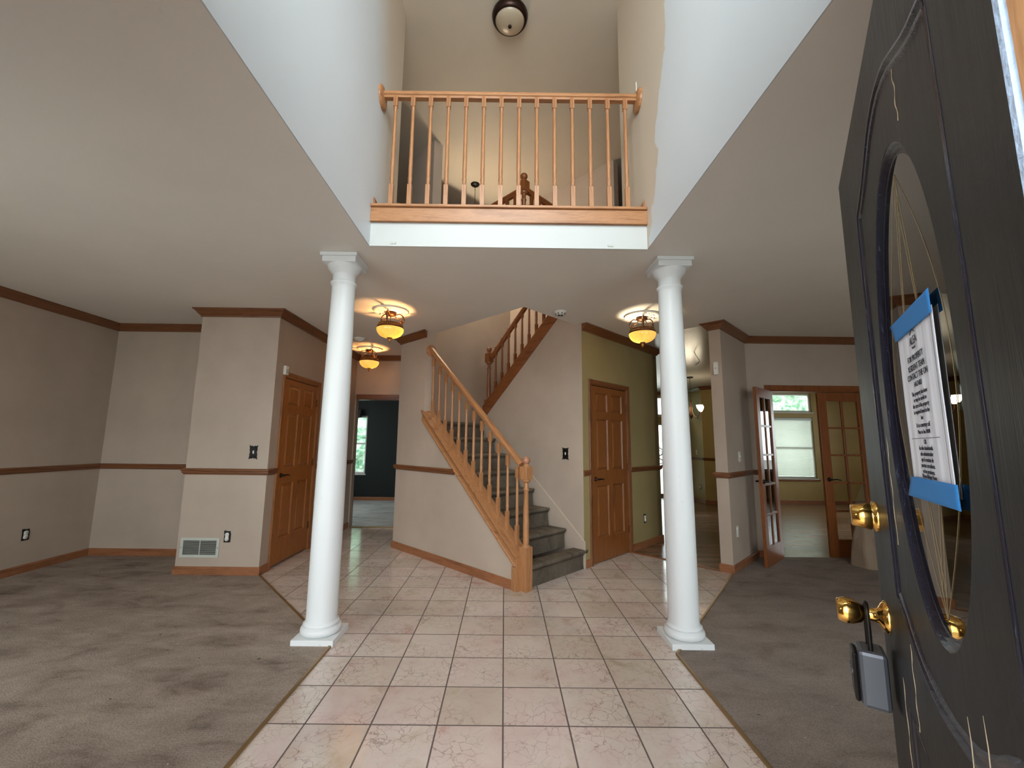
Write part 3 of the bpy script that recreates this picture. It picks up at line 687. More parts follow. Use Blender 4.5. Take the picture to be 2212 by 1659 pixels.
# right closet door: room is toward camera
t, lf = idoor('door_2', un(UH, 4.975), un(UH, 4.14), .835, wood('closet_door_wood', 'z', lin(136, 82, 42), lin(102, 58, 27), .33), 0, .008)
lever(lf, .745, .93, -1, M_brown); hinges(lf, .0, (.28, 1.05, 1.8), M_bronze)

def french_leaf(w, h=2.02, th=.036):
    mb = MB(); st = .105; z0, z1 = .21, h - .11
    mb.box(0, st, -th, 0, 0, h).box(w - st, w, -th, 0, 0, h).box(st, w - st, -th, 0, 0, z0).box(st, w - st, -th, 0, z1, h)
    c = w / 2; mb.box(c - .012, c + .012, -th + .006, -.006, z0, z1)
    for k in range(1, 5): z = z0 + (z1 - z0) * k / 5; mb.box(st, w - st, -th + .006, -.006, z - .012, z + .012)
    return mb, (st, w - st, z0, z1)
t = thing('door_3', None, None, matrix=frame((4.62, FYW), (3.386, FYW)), kind='structure')
casing(1.234, 2.045, .07, .018, .12).build('door_frame', fdoorw, t, bevel=.001)
mb, g = french_leaf(.61); lf = mb.build('door_leaf', fdoorw, t, matrix=Matrix.Translation((.01, -.006, .008)), bevel=.002)
MB().box(g[0], g[1], -.02, -.016, g[2], g[3]).build('glass', M_glass, lf); lever(lf, .555, .93, -1, M_black)
o = lf.children[-1]; o.rotation_euler = (0, -.45, 0)
t = thing('door_4', None, None, matrix=frame((3.39, 5.235), (2.906, 4.795)), kind='structure')
mb, g = french_leaf(.615); lf = mb.build('door_leaf', fdoorw, t, matrix=Matrix.Translation((0.03, .018, .008)), bevel=.002)
MB().box(g[0], g[1], -.02, -.016, g[2], g[3]).build('glass', M_glass, lf)
lever(lf, .56, .93, -1, M_black)
q = lever(lf, .56, .93, -1, M_black); q.rotation_euler = (0, 0, PI); q.scale = (-1, 1, 1); q.location.y = -.036

# ------------------------------------------------------------------ windows
def window(name, p0, p1, w, z0, z1, bars=(), depth=.14, mat=None, cas=True, vb=()):
    t = thing(name, None, None, matrix=frame(p0, p1), kind='structure'); mb = MB(); f = .045
    mb.box(0, f, -.1, -.03, z0, z1).box(w - f, w, -.1, -.03, z0, z1).box(f, w - f, -.1, -.03, z0, z0 + f).box(f, w - f, -.1, -.03, z1 - f, z1)
    for b in bars: mb.box(f, w - f, -.09, -.035, b - .02, b + .02)
    for b in vb: mb.box(b - .02, b + .02, -.09, -.035, z0 + f, z1 - f)
    mb.build('window_frame', mat or M_white, t, bevel=.003)
    MB().box(f, w - f, -.066, -.062, z0 + f, z1 - f).build('glass', M_glass, t)
    if cas: MB().box(-.02, w + .02, -.14, .03, z0 - .025, z0).build('window_sill', mat or M_white, t, bevel=.004)
    return t
M_wframe = paint('window_frame_paint', lin(214, 214, 206), .5)
window('window_1', (-3.2, 9.77), (-4.31, 9.77), 1.09, .6, 1.94, (1.29,), mat=M_wframe)
window('window_2', (7.45, 10.03), (6.2, 10.03), 1.25, 2.16, 2.62, mat=M_wframe)
window('window_3', (7.45, 10.03), (6.2, 10.03), 1.25, .587, 2.03, (1.3,), mat=M_wframe)
TN[0] += 1; struct(MB().box(1.95, 3.2, -.14, .0, 2.03, 2.16).build('trim_%d' % TN[0], M_kit, matrix=frame((9.4, 10.03), (5.6, 10.03))))
TN[0] += 1; struct(MB().box(-.05, 1.3, 0, .03, .53, .565).build('trim_%d' % TN[0], fdoorw, matrix=frame((7.45, 10.03), (6.2, 10.03))))
window('window_4', (4.35, 11.0), (3.25, 11.0), 1.1, .04, 1.90, mat=M_wframe, vb=(.55,))
window('window_5', (4.6, 11.0), (2.9, 11.0), 1.7, 2.1, 2.62, mat=M_wframe)
window('window_added_study', (9.4, 6.6), (9.4, 8.8), 2.2, .7, 2.3, mat=M_wframe, vb=(1.1,))  # added out of view, lets the side fill into the study
window('window_added_den', (-5.1, 9.1), (-5.1, 7.5), 1.6, .6, 2.2, mat=M_wframe, vb=(.8,))  # unseen opening made up to let extra light into the den
window('window_6', (-.8, .26), (.8, .26), 1.6, 3.0, 5.1, mat=M_wframe, vb=(.8,))
window('window_7', (1.9, .26), (4.3, .26), 2.4, .6, 2.25, mat=M_wframe, vb=(1.2,))
window('window_8', (-4.2, .26), (-1.8, .26), 2.4, .6, 2.25, mat=M_wframe, vb=(1.2,))
# blinds in study
t = thing('window_blind', 'white slatted blind hanging in the window seen between the french doors', 'blind', matrix=frame((7.43, 10.05), (6.22, 10.05)))
MB().box(0, 1.21, -.03, .03, 1.965, 2.01).build('headrail', M_white, t)
mb = MB()
for k in range(42):
    z = .66 + k * .0315; mb.box(0, 1.21, -.017, .017, -.0008, .0008, mat=Matrix.Translation((0, 0, z)) @ Matrix.Rotation(1.03, 4, 'X'))
mb.build('slats', M_blind, t); MB().box(0, 1.21, -.014, .014, .615, .635).build('bottom_rail', M_blind, t)
# dark valance in the den
t = thing('curtain_valance', 'dark draped valance with fringed edge over the den window', 'curtain', loc=(-3.75, 9.72, 1.9))
mb = MB(); nx = 40; rings = []
for i in range(nx + 1):
    s = i / nx; x = -.75 + s * 1.16; low = -.42 + .44 * s ** 1.2
    rings.append([(x, .015 * math.sin(i * 1.9) - .02, .18), (x, .02 * math.sin(i * 1.9), .0 + low * .5), (x, .02 * math.sin(i * 1.9 + .4), low)])
mb.loft(rings, False, True, closed=False); o = mb.build('drape', plain('dark_brown_cloth', lin(44, 34, 32), .9), t); m = o.modifiers.new('s', 'SOLIDIFY'); m.thickness = .006
mb = MB()
for i in range(nx): s = i / nx; mb.sphere((-.75 + s * 1.16, .01, -.43 + .44 * s ** 1.2), .012, 6)
mb.build('fringe', plain('grey_fringe', lin(120, 112, 108), .8), t)

# ------------------------------------------------------------------ outside foliage
def leafy(name, label, c, rx, ry, rz, seed):
    bm = bmesh.new(); bmesh.ops.create_icosphere(bm, subdivisions=5, radius=1)
    for v in bm.verts:
        d = v.co.copy(); k = 1 + .22 * noise.noise(d * 2.3 + Vector((seed, 0, 0))) + .12 * noise.noise(d * 7 + Vector((0, seed, 0))) + .06 * noise.noise(d * 19)
        v.co = Vector((d.x * rx, d.y * ry, d.z * rz)) * k
    me = bpy.data.meshes.new('foliage'); bm.to_mesh(me); bm.free(); me.materials.append(M_leaf)
    t = thing(name, label, 'tree', loc=(c[0], c[1], 0)); o = bpy.data.objects.new('foliage', me); COL.objects.link(o); o.parent = t; o.location = (0, 0, c[2])
    MB().lathe([(.18, 0), (.12, c[2])], n=10).build('trunk', M_bag, t); return t
leafy('tree', 'bright green tree outside the den window at the end of the hall', (-5.6, 15.5, 2.2), 3.2, 2.2, 3.0, 1)
leafy('tree', 'pale green tree outside the study window above the blind', (10.6, 15.5, 2.8), 4.2, 2.2, 3.4, 5)
leafy('tree', 'light green tree outside the kitchen patio door', (2.6, 16.6, 2.3), 2.6, 2.2, 3.0, 9)
slab('ground', [(-60, 11.6), (60, 11.6), (60, 80), (-60, 80)], [], -.4, -.3, plain('patio_concrete', lin(170, 168, 162), .8, bump=.4, bs=30))
slab('ground_porch', [(-20, -20), (20, -20), (20, .05), (-20, .05)], [], -.3, -.16, plain('porch_concrete', lin(170, 168, 162), .8, bump=.4, bs=30))

# ------------------------------------------------------------------ ceiling lamps
def pl(name, loc, power, col, r, parent=None):
    l = bpy.data.lights.new(name, 'POINT'); l.energy = power; l.color = col; l.shadow_soft_size = r
    o = bpy.data.objects.new(name, l); COL.objects.link(o); o.location = loc
    if parent: o.parent = parent
    return o
def flush_lamp(x, y, rot, label, power, col):
    t = thing('ceiling_lamp', label, 'lamp', loc=(x, y, ZC), group=None); t.rotation_euler = (0, 0, rot)
    mb = MB().lathe([(.185, 0), (.185, -.012), (.178, -.02), (.168, -.016), (.160, -.022), (.152, -.012), (.08, -.016), (.07, -.024), (.055, -.02), (.001, -.02)], n=48)
    for k in range(24):
        a = 2 * PI * k / 24; mb.sphere((.125 * math.cos(a), .125 * math.sin(a), -.014), .011, 6, sz=.6); mb.sphere((.100 * math.cos(a + .13), .100 * math.sin(a + .13), -.015), .008, 6, sz=.6)
    mb.build('ceiling_medallion', M_plaster, t)
    MB().lathe([(.052, -.02), (.052, -.03), (.060, -.034), (.060, -.044), (.048, -.05), (.046, -.058), (.001, -.058)], n=28).build('canopy', M_bronze, t)
    arm = None
    def cr(pts, n=6):
        q = [pts[0]] + pts + [pts[-1]]; out = []
        for i in range(1, len(q) - 2):
            for k in range(n):
                u = k / n; p = [.5 * (2 * b + (c - a) * u + (2 * a - 5 * b + 4 * c - d) * u * u + (3 * b - a - 3 * c + d) * u ** 3) for a, b, c, d in zip(q[i - 1], q[i], q[i + 1], q[i + 2])]; out.append((p[0], 0, p[1]))
        return out + [(pts[-1][0], 0, pts[-1][1])]
    for k in range(3):
        a = 2 * PI * k / 3
        if arm is None:
            mb = MB(); P = cr([(.045, -.052), (.068, -.038), (.098, -.030), (.126, -.044), (.142, -.075), (.138, -.108), (.122, -.134), (.128, -.158)])
            mb.tube(P, [.0045 + .003 * math.sin(PI * i / (len(P) - 1)) for i in range(len(P))], 8)
            mb.tube(cr([(.046, -.055), (.060, -.078), (.078, -.082), (.096, -.094), (.104, -.112), (.118, -.122), (.122, -.108), (.112, -.102)]), .0045, 6)
            mb.sphere((.140, 0, -.088), .011, 8, sz=1.4); mb.sphere((.112, 0, -.104), .008, 8)
            arm = mb.build('scroll_arm', M_bronze, t); arm.rotation_euler = (0, 0, a)
        else:
            o = arm.copy(); COL.objects.link(o); o.parent = t; o.rotation_euler = (0, 0, a)
    mb = MB(); pr = [(.118, -.150), (.124, -.150), (.130, -.158), (.126, -.166), (.130, -.176), (.138, -.184), (.142, -.196), (.136, -.204), (.126, -.206), (.120, -.19)]
    mb.lathe(pr + [pr[0]], n=40, cap=False).build('band', M_bronze, t)
    mb = MB()
    for k in range(40): a = 2 * PI * k / 40; mb.sphere((.129 * math.cos(a), .129 * math.sin(a), -.170), .006, 5)
    mb.build('beading', M_gold, t)
    bw = [(.136, -.200)] + [(.142 * math.cos(k * PI / 24) ** .75, -.205 - .098 * math.sin(k * PI / 24)) for k in range(12)] + [(.012, -.303)]
    MB().lathe(bw, n=40, cap=False).build('glass_bowl', M_bowl, t)
    MB().tube([(0, 0, -.058), (0, 0, -.30)], .004, 6).build('stem', M_bronze, t)
    MB().lathe([(.03, -.298), (.028, -.308), (.012, -.314), (.010, -.320), (.016, -.328), (.013, -.342), (.004, -.356), (.001, -.358)], n=18).build('finial', M_gold, t)
    pl('lamp_bulb', (.055, .0, -.235), power, col, .018, t); return t
flush_lamp(-1.236, 4.33, .5, 'amber bowl ceiling lamp with bronze scroll arms, nearer the white column and stairs', 6.5, (1, .54, .20))
flush_lamp(-2.06, 6.20, 1.1, 'amber bowl ceiling lamp with bronze scroll arms, the farther one near the dark doorway', 6, (1, .50, .17))
flush_lamp(1.49, 4.40, 2.4, 'pale yellow bowl ceiling lamp with bronze scroll arms in front of the olive wall', 4.6, (1, .87, .60))
# upper hall dome lamp (unlit)
t = thing('dome_ceiling_lamp', 'unlit dark rimmed round ceiling lamp on the upper hall ceiling', 'lamp', loc=(.006, 3.46, ZU))
MB().lathe([(.165, 0), (.172, -.02), (.166, -.05), (.150, -.075), (.140, -.078), (.138, -.06)], n=48, cap=False).lathe([(.165, -.002), (.01, -.002)], n=48).build('rim', M_brown, t)
MB().lathe([(.139, -.066)] + [(.139 * math.cos(k * PI / 20), -.066 - .06 * math.sin(k * PI / 20)) for k in range(1, 10)] + [(.002, -.126)], n=40, cap=False).build('glass_dome', M_lampglass, t)
MB().lathe([(.016, -.124), (.018, -.132), (.012, -.142), (.001, -.146)], n=16).build('finial', M_brown, t)

def chandelier(x, y, zc, zb, label, power, n=5, shade_r=.055, ws=1.0):
    t = thing('chandelier', label, 'lamp', loc=(x, y, zc))
    MB().lathe([(.07, 0), (.07, -.012), (.05, -.028), (.012, -.034), (.001, -.035)], n=24).build('canopy', M_black, t)
    mb = MB(); L = zc - zb - .3; k = 0; z = -.035
    while z > -L:
        m = Matrix.Translation((0, 0, z - .016)) @ Matrix.Rotation(PI / 2 * (k % 2), 4, 'Z')
        mb.tube([(.008 * math.cos(a), 0, .016 * math.sin(a)) for a in [2 * PI * i / 8 for i in range(9)]], .0022, 5, mat=m, cap=False); z -= .026; k += 1
    mb.build('chain', M_black, t)
    MB().lathe([(.006, -L), (.02, -L - .03), (.012, -L - .1), (.03, -L - .2), (.018, -L - .3), (.035, -L - .34), (.01, -L - .4), (.001, -L - .41)], n=16).build('body', M_bronze, t)
    for k in range(n):
        a = 2 * PI * k / n + .3; ca, sa = math.cos(a), math.sin(a)
        P = [(r * ws * ca, r * ws * sa, -L - .25 + h) for r, h in [(.02, 0), (.08, -.10), (.16, -.14), (.22, -.09), (.24, 0)]]
        ar = MB().tube(P, .006, 8).build('arm', M_bronze, t)
        MB().lathe([(.02, 0), (.035, .02), (shade_r, .06), (shade_r * 1.15, .11)], (.24 * ws * ca, .24 * ws * sa, -L - .25), 16, cap=False).build('glass_shade', M_bulb, ar)
    pl('lamp_bulb', (0, 0, -L - .12), power, (1, .85, .62), .08, t); return t
chandelier(*un(4.67, 3.95), ZU, 3.9, 'chandelier hanging in the stairwell, only its black canopy and chain showing between balusters', 30, 3, .04, .5)
chandelier(3.83, 8.5, ZC, 1.98, 'small bronze chandelier with glowing white glass shades in the kitchen', 3, 4)

# ------------------------------------------------------------------ small wall things
def plate(p0, p1, a, z, label, ornate):
    t = thing('switch_plate', label, 'switch', matrix=frame(p0, p1) @ Matrix.Translation((a, 0, z)))
    n = 56; out = []
    for i in range(n):
        s = i / n * 4; k = int(s); f = s - k; c = [(-.042, -.07), (.042, -.07), (.042, .07), (-.042, .07)]
        a_, b_ = c[k], c[(k + 1) % 4]; x = a_[0] + (b_[0] - a_[0]) * f; zz = a_[1] + (b_[1] - a_[1]) * f
        w = 1 - .13 * math.sin(f * PI) + .06 * math.cos(f * 6 * PI); out.append((x * (w if k % 2 else 1), zz * (w if k % 2 == 0 else 1)))
    hole = [(-.009, -.016), (.009, -.016), (.009, .016), (-.009, .016)]
    fl = out + hole; tr = tessellate_polygon([[Vector((p[0], p[1], 0)) for p in out], [Vector((p[0], p[1], 0)) for p in hole]]); N_ = len(fl)
    mb = MB().add([(x, .002, z_) for x, z_ in fl] + [(x, .008, z_) for x, z_ in fl], [tuple(q) for q in tr] + [tuple(i + N_ for i in q) for q in tr] + [(i, (i + 1) % n, (i + 1) % n + N_, i + N_) for i in range(n)])
    for sx in (-1, 1):
        for sz in (-1, 1):
            mb.tube([(sx * (.026 + .012 * math.cos(i * .55) * (1 - i / 16)), .010, sz * (.047 + .014 * math.sin(i * .55) * (1 - i / 16))) for i in range(13)], .0035, 6)
    mb.build('plate', M_black, t); MB().box(-.008, .008, 0, .005, -.015, .015).box(-.004, .004, .004, .016, -.002, .01).build('toggle', M_plastic, t); return t
plate((-2.44, 4.37), (-3.28, 4.37), .157, 1.218, 'ornate black switch plate on the closet wall above the chair rail', 1)
plate(un(2.69, NW), un(4.3, NW), 2.956 - 2.69, 1.227, 'ornate black switch plate on the wall beside the stairs', 1)
def outlet(p0, p1, a, z, label, dark=True, matp=None):
    t = thing('power_outlet', label, 'outlet', matrix=frame(p0, p1) @ Matrix.Translation((a, 0, z)))
    if dark: MB().box(-.031, .031, .0, .003, -.055, .055).box(-.036, -.02, 0, .0025, -.05, .035).box(.01, .034, 0, .0025, .03, .06).build('bare_box_edge', M_dark, t)
    else: MB().box(-.035, .035, 0, .005, -.057, .057).build('cover_plate', matp or M_plastic, t, bevel=.002)
    r = MB().box(-.017, .017, .003, .008, -.034, .034)
    for s in (-1, 1): r.lathe([(.019, .003), (.019, .011), (.017, .013), (.001, .013)], n=18, mat=Matrix.Translation((0, 0, s * .0215)) @ Matrix.Rotation(-PI / 2, 4, 'X'))
    r.build('receptacle', M_plastic if dark or matp else M_grille, t)
    for s in (-1, 1):
        for q in (-1, 1): MB().box(q * .007 - .001, q * .007 + .001, .0125, .0136, s * .0215 - .004, s * .0215 + .006).build('plug_slot', M_dark, t)
    return t
outlet((-2.44, 4.37), (-3.28, 4.37), .345, .372, 'coverless white outlet with dark box edge beside the wall vent')
outlet((XL, 5.03), (XL, .2), 5.03 - 4.345, .375, 'coverless white outlet low on the dining room side wall')
outlet(un(UH, 5.9), un(UH, NW), 5.9 - 5.385, .364, 'white outlet in a dark surround low on the olive wall', True)
outlet(pe, k0, 5.914 - 5.175, .405, 'white outlet low on the grey pier wall', False)
outlet((4.72, 9.93), (4.72, 11.0), .25, .35, 'small outlet low on the tan kitchen wall', False, M_brown)
def switch(p0, p1, a, z, label):
    t = thing('light_switch', label, 'switch', matrix=frame(p0, p1) @ Matrix.Translation((a, 0, z)))
    MB().box(-.035, .035, 0, .006, -.058, .058).build('cover_plate', M_plastic, t, bevel=.002); MB().box(-.005, .005, .006, .016, -.004, .012).build('toggle', M_plastic, t)
switch(pe, k0, 5.914 - 5.407, 1.215, 'white light switch on the grey pier wall above the chair rail')
switch((4.72, 9.93), (4.72, 11.0), .35, 1.17, 'white light switch on the tan kitchen wall')
# wall vent
t = thing('wall_vent', 'white metal air return grille low on the closet wall', 'vent', matrix=frame((-2.44, 4.37), (-3.28, 4.37)) @ Matrix.Translation((.415, 0, .17)))
w, h = .39, .19
MB().box(0, .028, 0, .008, 0, h).box(w - .028, w, 0, .008, 0, h).box(.028, w - .028, 0, .008, 0, .026).box(.028, w - .028, 0, .008, h - .026, h).box(w / 2 - .004, w / 2 + .004, 0, .007, .026, h - .026).build('grille_frame', M_grille, t, bevel=.002)
mb = MB()
for k in range(16): mb.box(.028, w - .028, -.004, .004, -.0006, .0006, mat=Matrix.Translation((0, .003, .032 + k * .0084)) @ Matrix.Rotation(.6, 4, 'X'))
mb.build('louvres', M_grille, t); MB().box(.028, w - .028, .0002, .0008, .026, h - .026).build('duct_shadow', M_dark, t)
for x in (.012, w - .012): MB().lathe([(.004, .008), (.004, .0095), (.001, .0098)], n=10, mat=Matrix.Translation((x, 0, h / 2)) @ Matrix.Rotation(-PI / 2, 4, 'X')).build('screw', M_dark, t)
# sensors
t = thing('door_sensor_box', 'small white box mounted at the upper corner of the hall door frame', 'sensor', matrix=frame((-2.44, 4.62), (-2.44, 4.37)) @ Matrix.Translation((.075, 0, 2.11)))
MB().box(-.035, .035, 0, .03, -.05, .05).build('case', M_plastic, t, bevel=.005); MB().box(-.02, .02, .03, .033, -.03, .01).build('lens', M_grille, t)
t = thing('wall_sensor', 'tall white rounded sensor high on the narrow pier end', 'sensor', matrix=frame(k0, k1) @ Matrix.Translation((.062, 0, 2.21)))
MB().box(-.028, .028, 0, .022, -.075, .075).build('case', M_plastic, t, bevel=.01); MB().lathe([(.005, .022), (.005, .024), (.001, .024)], n=10, mat=Matrix.Rotation(-PI / 2, 4, 'X')).build('button', M_dark, t)
def smoke(x, y, label, r, vents):
    t = thing('smoke_detector', label, 'detector', loc=(x, y, ZC))
    MB().lathe([(r, 0), (r, -.012), (r * .82, -.02), (r * .72, -.034), (r * .55, -.04), (.001, -.04)], n=32).build('housing', M_plastic, t)
    if vents:
        mb = MB()
        for k in range(4):
            a = PI / 4 + k * PI / 2; mb.box(-.012, .012, -.008, .008, -.0425, -.038, mat=Matrix.Translation((.022 * math.cos(a), .022 * math.sin(a), 0)))
        for k in range(8): a = 2 * PI * k / 8 + .2; mb.box(-.006, .006, -.004, .004, -.034, -.022, mat=Matrix.Translation((r * .74 * math.cos(a), r * .74 * math.sin(a), 0)))
        mb.build('vent_slots', M_dark, t)
    else: MB().lathe([(.03, -.04), (.03, -.05), (.001, -.05)], n=20).build('button', M_plastic, t)
smoke(.584, 4.30, 'white smoke detector with dark vents on the ceiling above the stairs', .065, True)
smoke(-2.0, 5.57, 'plain cream smoke detector on the hallway ceiling between the amber lamps', .08, False)
# ceiling wire
t = thing('ceiling_wire', 'bare black wire bending out of the ceiling toward the kitchen', 'wire', loc=(2.86, 6.15, ZC))
MB().tube([(0, 0, 0), (.02, 0, -.05), (.06, 0, -.11), (.075, 0, -.14), (.05, 0, -.175), (.01, 0, -.20)], .004, 8).build('cable', M_black, t)
MB().lathe([(.012, -.0), (.012, -.004), (.001, -.005)], n=12).build('ceiling_hole_ring', M_plastic, t)
# bracket on the balcony wall, tape scraps
t = thing('wall_bracket', 'tiny white plastic bracket on the foyer wall above the balcony rail end', 'bracket', loc=(FXR - .002, 2.95, 4.12))
MB().box(-.006, 0, -.004, .004, -.04, .08).box(-.05, 0, -.006, .006, -.045, -.03).build('clip', M_plastic, t, bevel=.001)
for x, lb in ((-.84, 'small torn white tape scrap low on the fascia, below the railing at its column side'), (.73, 'small crinkled clear tape scrap low on the fascia, toward the smoke detector side')):
    mb = MB(); rings = [[(x + i * .007, FY - .0015 - .003 * abs(math.sin(i * 1.7)), 2.757 + .001 * (i % 3)), (x + i * .007, FY - .002 - .002 * abs(math.cos(i * 2)), 2.772 + .002 * (i % 2))] for i in range(7)]
    mb.loft(rings, False, False, closed=False); o = mb.build('tape_scrap', plain('clear_tape', lin(188, 186, 178), .3)); tag(o, lb, 'tape'); m = o.modifiers.new('s', 'SOLIDIFY'); m.thickness = .0008
# refrigerator
t = thing('refrigerator', 'grey refrigerator edge at the far side of the kitchen opening', 'refrigerator', loc=(5.05, 9.35, 0))
MB().box(0, .75, -.35, .25, .02, 1.75).build('cabinet', M_steel, t, bevel=.01); MB().box(0, .75, -.40, -.355, .04, 1.72).build('front_panel', M_steel, t, bevel=.01); MB().tube([(.06, -.43, .7), (.06, -.43, 1.5)], .012, 8).build('pull_handle', M_grille, t)
# hanging window ornament in the kitchen
t = thing('window_ornament', 'round grey scrollwork ornament hanging against the kitchen patio door', 'ornament', loc=(3.98, 11.017, 1.02))
mb = MB(); C_ = [(.26 * math.cos(a), 0, .26 * math.sin(a)) for a in [2 * PI * i / 40 for i in range(41)]]; mb.tube(C_, .014, 8, cap=False); mb.build('hoop', M_lock, t)
mb = MB()
for k in range(8): a = 2 * PI * k / 8; mb.tube([((.15 + .07 * math.cos(b_)) * math.cos(a) - .06 * math.sin(b_) * math.sin(a), 0, (.15 + .07 * math.cos(b_)) * math.sin(a) + .06 * math.sin(b_) * math.cos(a)) for b_ in [2 * PI * i / 16 for i in range(17)]], .010, 6, cap=False)
mb.tube([(0, 0, .26), (0, 0, .86)], .002, 5); mb.build('scrollwork', M_lock, t)

# text helper
def text_mesh(lines, parent, mat, name='printed_text'):
    # lines: (string, x, z, size, align, shear)
    vs = MB()
    for s, x, z, size, al in lines:
        cu = bpy.data.curves.new('t', 'FONT'); cu.body = s; cu.size = size; cu.align_x = al; cu.extrude = .0002; cu.resolution_u = 2
        o = bpy.data.objects.new('t', cu); COL.objects.link(o); bpy.context.view_layer.update()
        me = bpy.data.meshes.new_from_object(o.evaluated_get(bpy.context.evaluated_depsgraph_get()))
        m = Matrix.Translation((x, 0, z)) @ Matrix.Rotation(PI / 2, 4, 'X') 
        vs.add([v.co for v in me.vertices], [tuple(p.vertices) for p in me.polygons], mat=m)
        bpy.data.objects.remove(o); bpy.data.meshes.remove(me); bpy.data.curves.remove(cu)
    return vs
# paper bag
t = thing('paper_bag', 'crumpled brown paper bag with dark printing standing before the french door', 'bag', loc=(4.21, 4.93, .006)); t.rotation_euler = (0, 0, .25)
mb = MB(); rings = []
for i in range(15):
    s = i / 14; z = .66 * s; w = (.21 - .02 * s) * (1 - .45 * max(0, s - .45)); d = .14 * (1 - .72 * s); ring = []
    for j in range(40):
        a = 2 * PI * j / 40; c, sn = math.cos(a), math.sin(a); e = .45
        x = w * math.copysign(abs(c) ** e, c); y = d * math.copysign(abs(sn) ** e, sn)
        k = noise.noise(Vector((x * 9, y * 9, z * 7))) * .03 * (.3 + s); ring.append((x + k + .05 * s * s, y + k * .8, z + .05 * noise.noise(Vector((a, s * 3, 2))) * s))
    rings.append(ring)
mb.loft(rings, True, False); mb.build('sack', M_bag, t)
tm = text_mesh([('FOR CAR', 0, 0, .07, 'LEFT'), ('CARE', .02, -.16, .09, 'LEFT')], t, M_dark); tm.build('printed_text', M_dark, t, matrix=Matrix.Translation((-.06, -.165, .34)) @ Matrix.Rotation(.2, 4, 'Y') @ Matrix.Rotation(-.18, 4, 'X'), fix=False)

# ------------------------------------------------------------------ front door
HG, FRE = (.370, .273), (.887, 1.027); DW = .914
t = thing('door_5', None, None, matrix=frame(HG, FRE), kind='structure'); DT = t
X = lambda s: DW - s
def ell(cx, cz, a_, b_, n=72): return [(cx + a_ * math.cos(2 * PI * i / n), cz + b_ * math.sin(2 * PI * i / n)) for i in range(n)]
OC, OZ = X(.495), 1.440; OA, OB = .211, .372
def inward(path):
    ar = sum(a[0] * b[1] - b[0] * a[1] for a, b in zip(path, path[1:] + path[:1])); return path if ar > 0 else path[::-1]
top = [(.215, 1.838), (.235, 1.845), (.30, 1.862), (.36, 1.890), (.42, 1.918), (.495, 1.93)]
top = top + [(.99 - s, z) for s, z in top[-2::-1]]
bot = [(.785, 1.055), (.72, 1.035), (.66, 1.0), (.60, .978), (.495, .965), (.39, .978), (.33, 1.0), (.27, 1.035), (.210, 1.055)]
def smooth(p, n=2):
    for _ in range(n):
        q = []
        for a, b in zip(p, p[1:] + p[:1]):
            if math.hypot(a[0] - b[0], a[1] - b[1]) > .12: q += [a, (a[0] * .95 + b[0] * .05, a[1] * .95 + b[1] * .05), (a[0] * .05 + b[0] * .95, a[1] * .05 + b[1] * .95)]
            else: q += [(a[0] * .75 + b[0] * .25, a[1] * .75 + b[1] * .25), (a[0] * .25 + b[0] * .75, a[1] * .25 + b[1] * .75)]
        p = q
    return p
path = inward(smooth([(X(s), z) for s, z in top + [(.783, 1.5)] + bot + [(.204, 1.45)]], 1))
low = inward([(X(s), z) for s, z in [(.213, .22), (.213, .60), (.215, .86), (.25, .862), (.32, .85), (.38, .825), (.44, .80), (.495, .79), (.55, .80), (.61, .825), (.67, .85), (.74, .862), (.785, .86), (.787, .6), (.787, .22)]])
def plate_y(name, outer, holes, y0, y1, mat):
    polys = [outer] + holes; fl = [p for q in polys for p in q]; n0 = len(fl)
    tr = tessellate_polygon([[Vector((x, z, 0)) for x, z in q] for q in polys]); fs = [tuple(q) for q in tr] + [tuple(i + n0 for i in q) for q in tr]; k = 0
    for q in polys:
        m = len(q); fs += [(k + i, k + (i + 1) % m, k + (i + 1) % m + n0, k + i + n0) for i in range(m)]; k += m
    return MB().add([(x, y0, z) for x, z in fl] + [(x, y1, z) for x, z in fl], fs)
outer = [(0, .012), (DW, .012), (DW, 2.03), (0, 2.03)]; hole = ell(OC, OZ, OA, OB); TH = .045; PD = -.005
lf = plate_y('', outer, [path, low], PD, 0, M_bdoor); q = plate_y('', outer, [hole], -TH, PD, M_bdoor); lf.add(q.v, q.f)
lf.build('door_leaf', M_bdoor, t)
g = MB(); ring = ell(OC, OZ, OA - .015, OB - .015)
g.add([(x, -.014, z) for x, z in ring] + [(x, -.019, z) for x, z in ring], [tuple(range(72)), tuple(range(72, 144))[::-1]] + [(i, (i + 1) % 72, (i + 1) % 72 + 72, i + 72) for i in range(72)])
gl = g.build('oval_glass', M_dglass, t)
prof = [(-.002, PD - .004), (-.001, PD), (.003, PD - .001), (.005, PD - .006), (.009, PD - .005), (.012, PD - .011), (.016, PD - .008), (.019, PD - .009), (.021, -.016), (.018, -.020)]
MB().sweep(hole, prof, closed=True).build('oval_moulding', M_mould, t)
# leaded bevel lines on the glass
ln = MB()
for sg in (-1, 1):
    for amp in (.25, .8):
        P = []
        for i in range(33):
            s = i / 32; z = OZ - OB * .9 + 2 * OB * .9 * s; P.append((OC + sg * OA * amp * math.sin(PI * s) * .95, -.0135, z))
        ln.tube(P, .0003, 4)
for sg in (-1, 1): ln.tube([(OC + sg * .005, -.0135, OZ + .30), (OC - sg * .07, -.0135, OZ - .02), (OC + sg * .01, -.0135, OZ - .30)], .0003, 4)
ln.build('bevel_lines', plain('gold_caming', lin(150, 128, 92), .5, .3), gl)
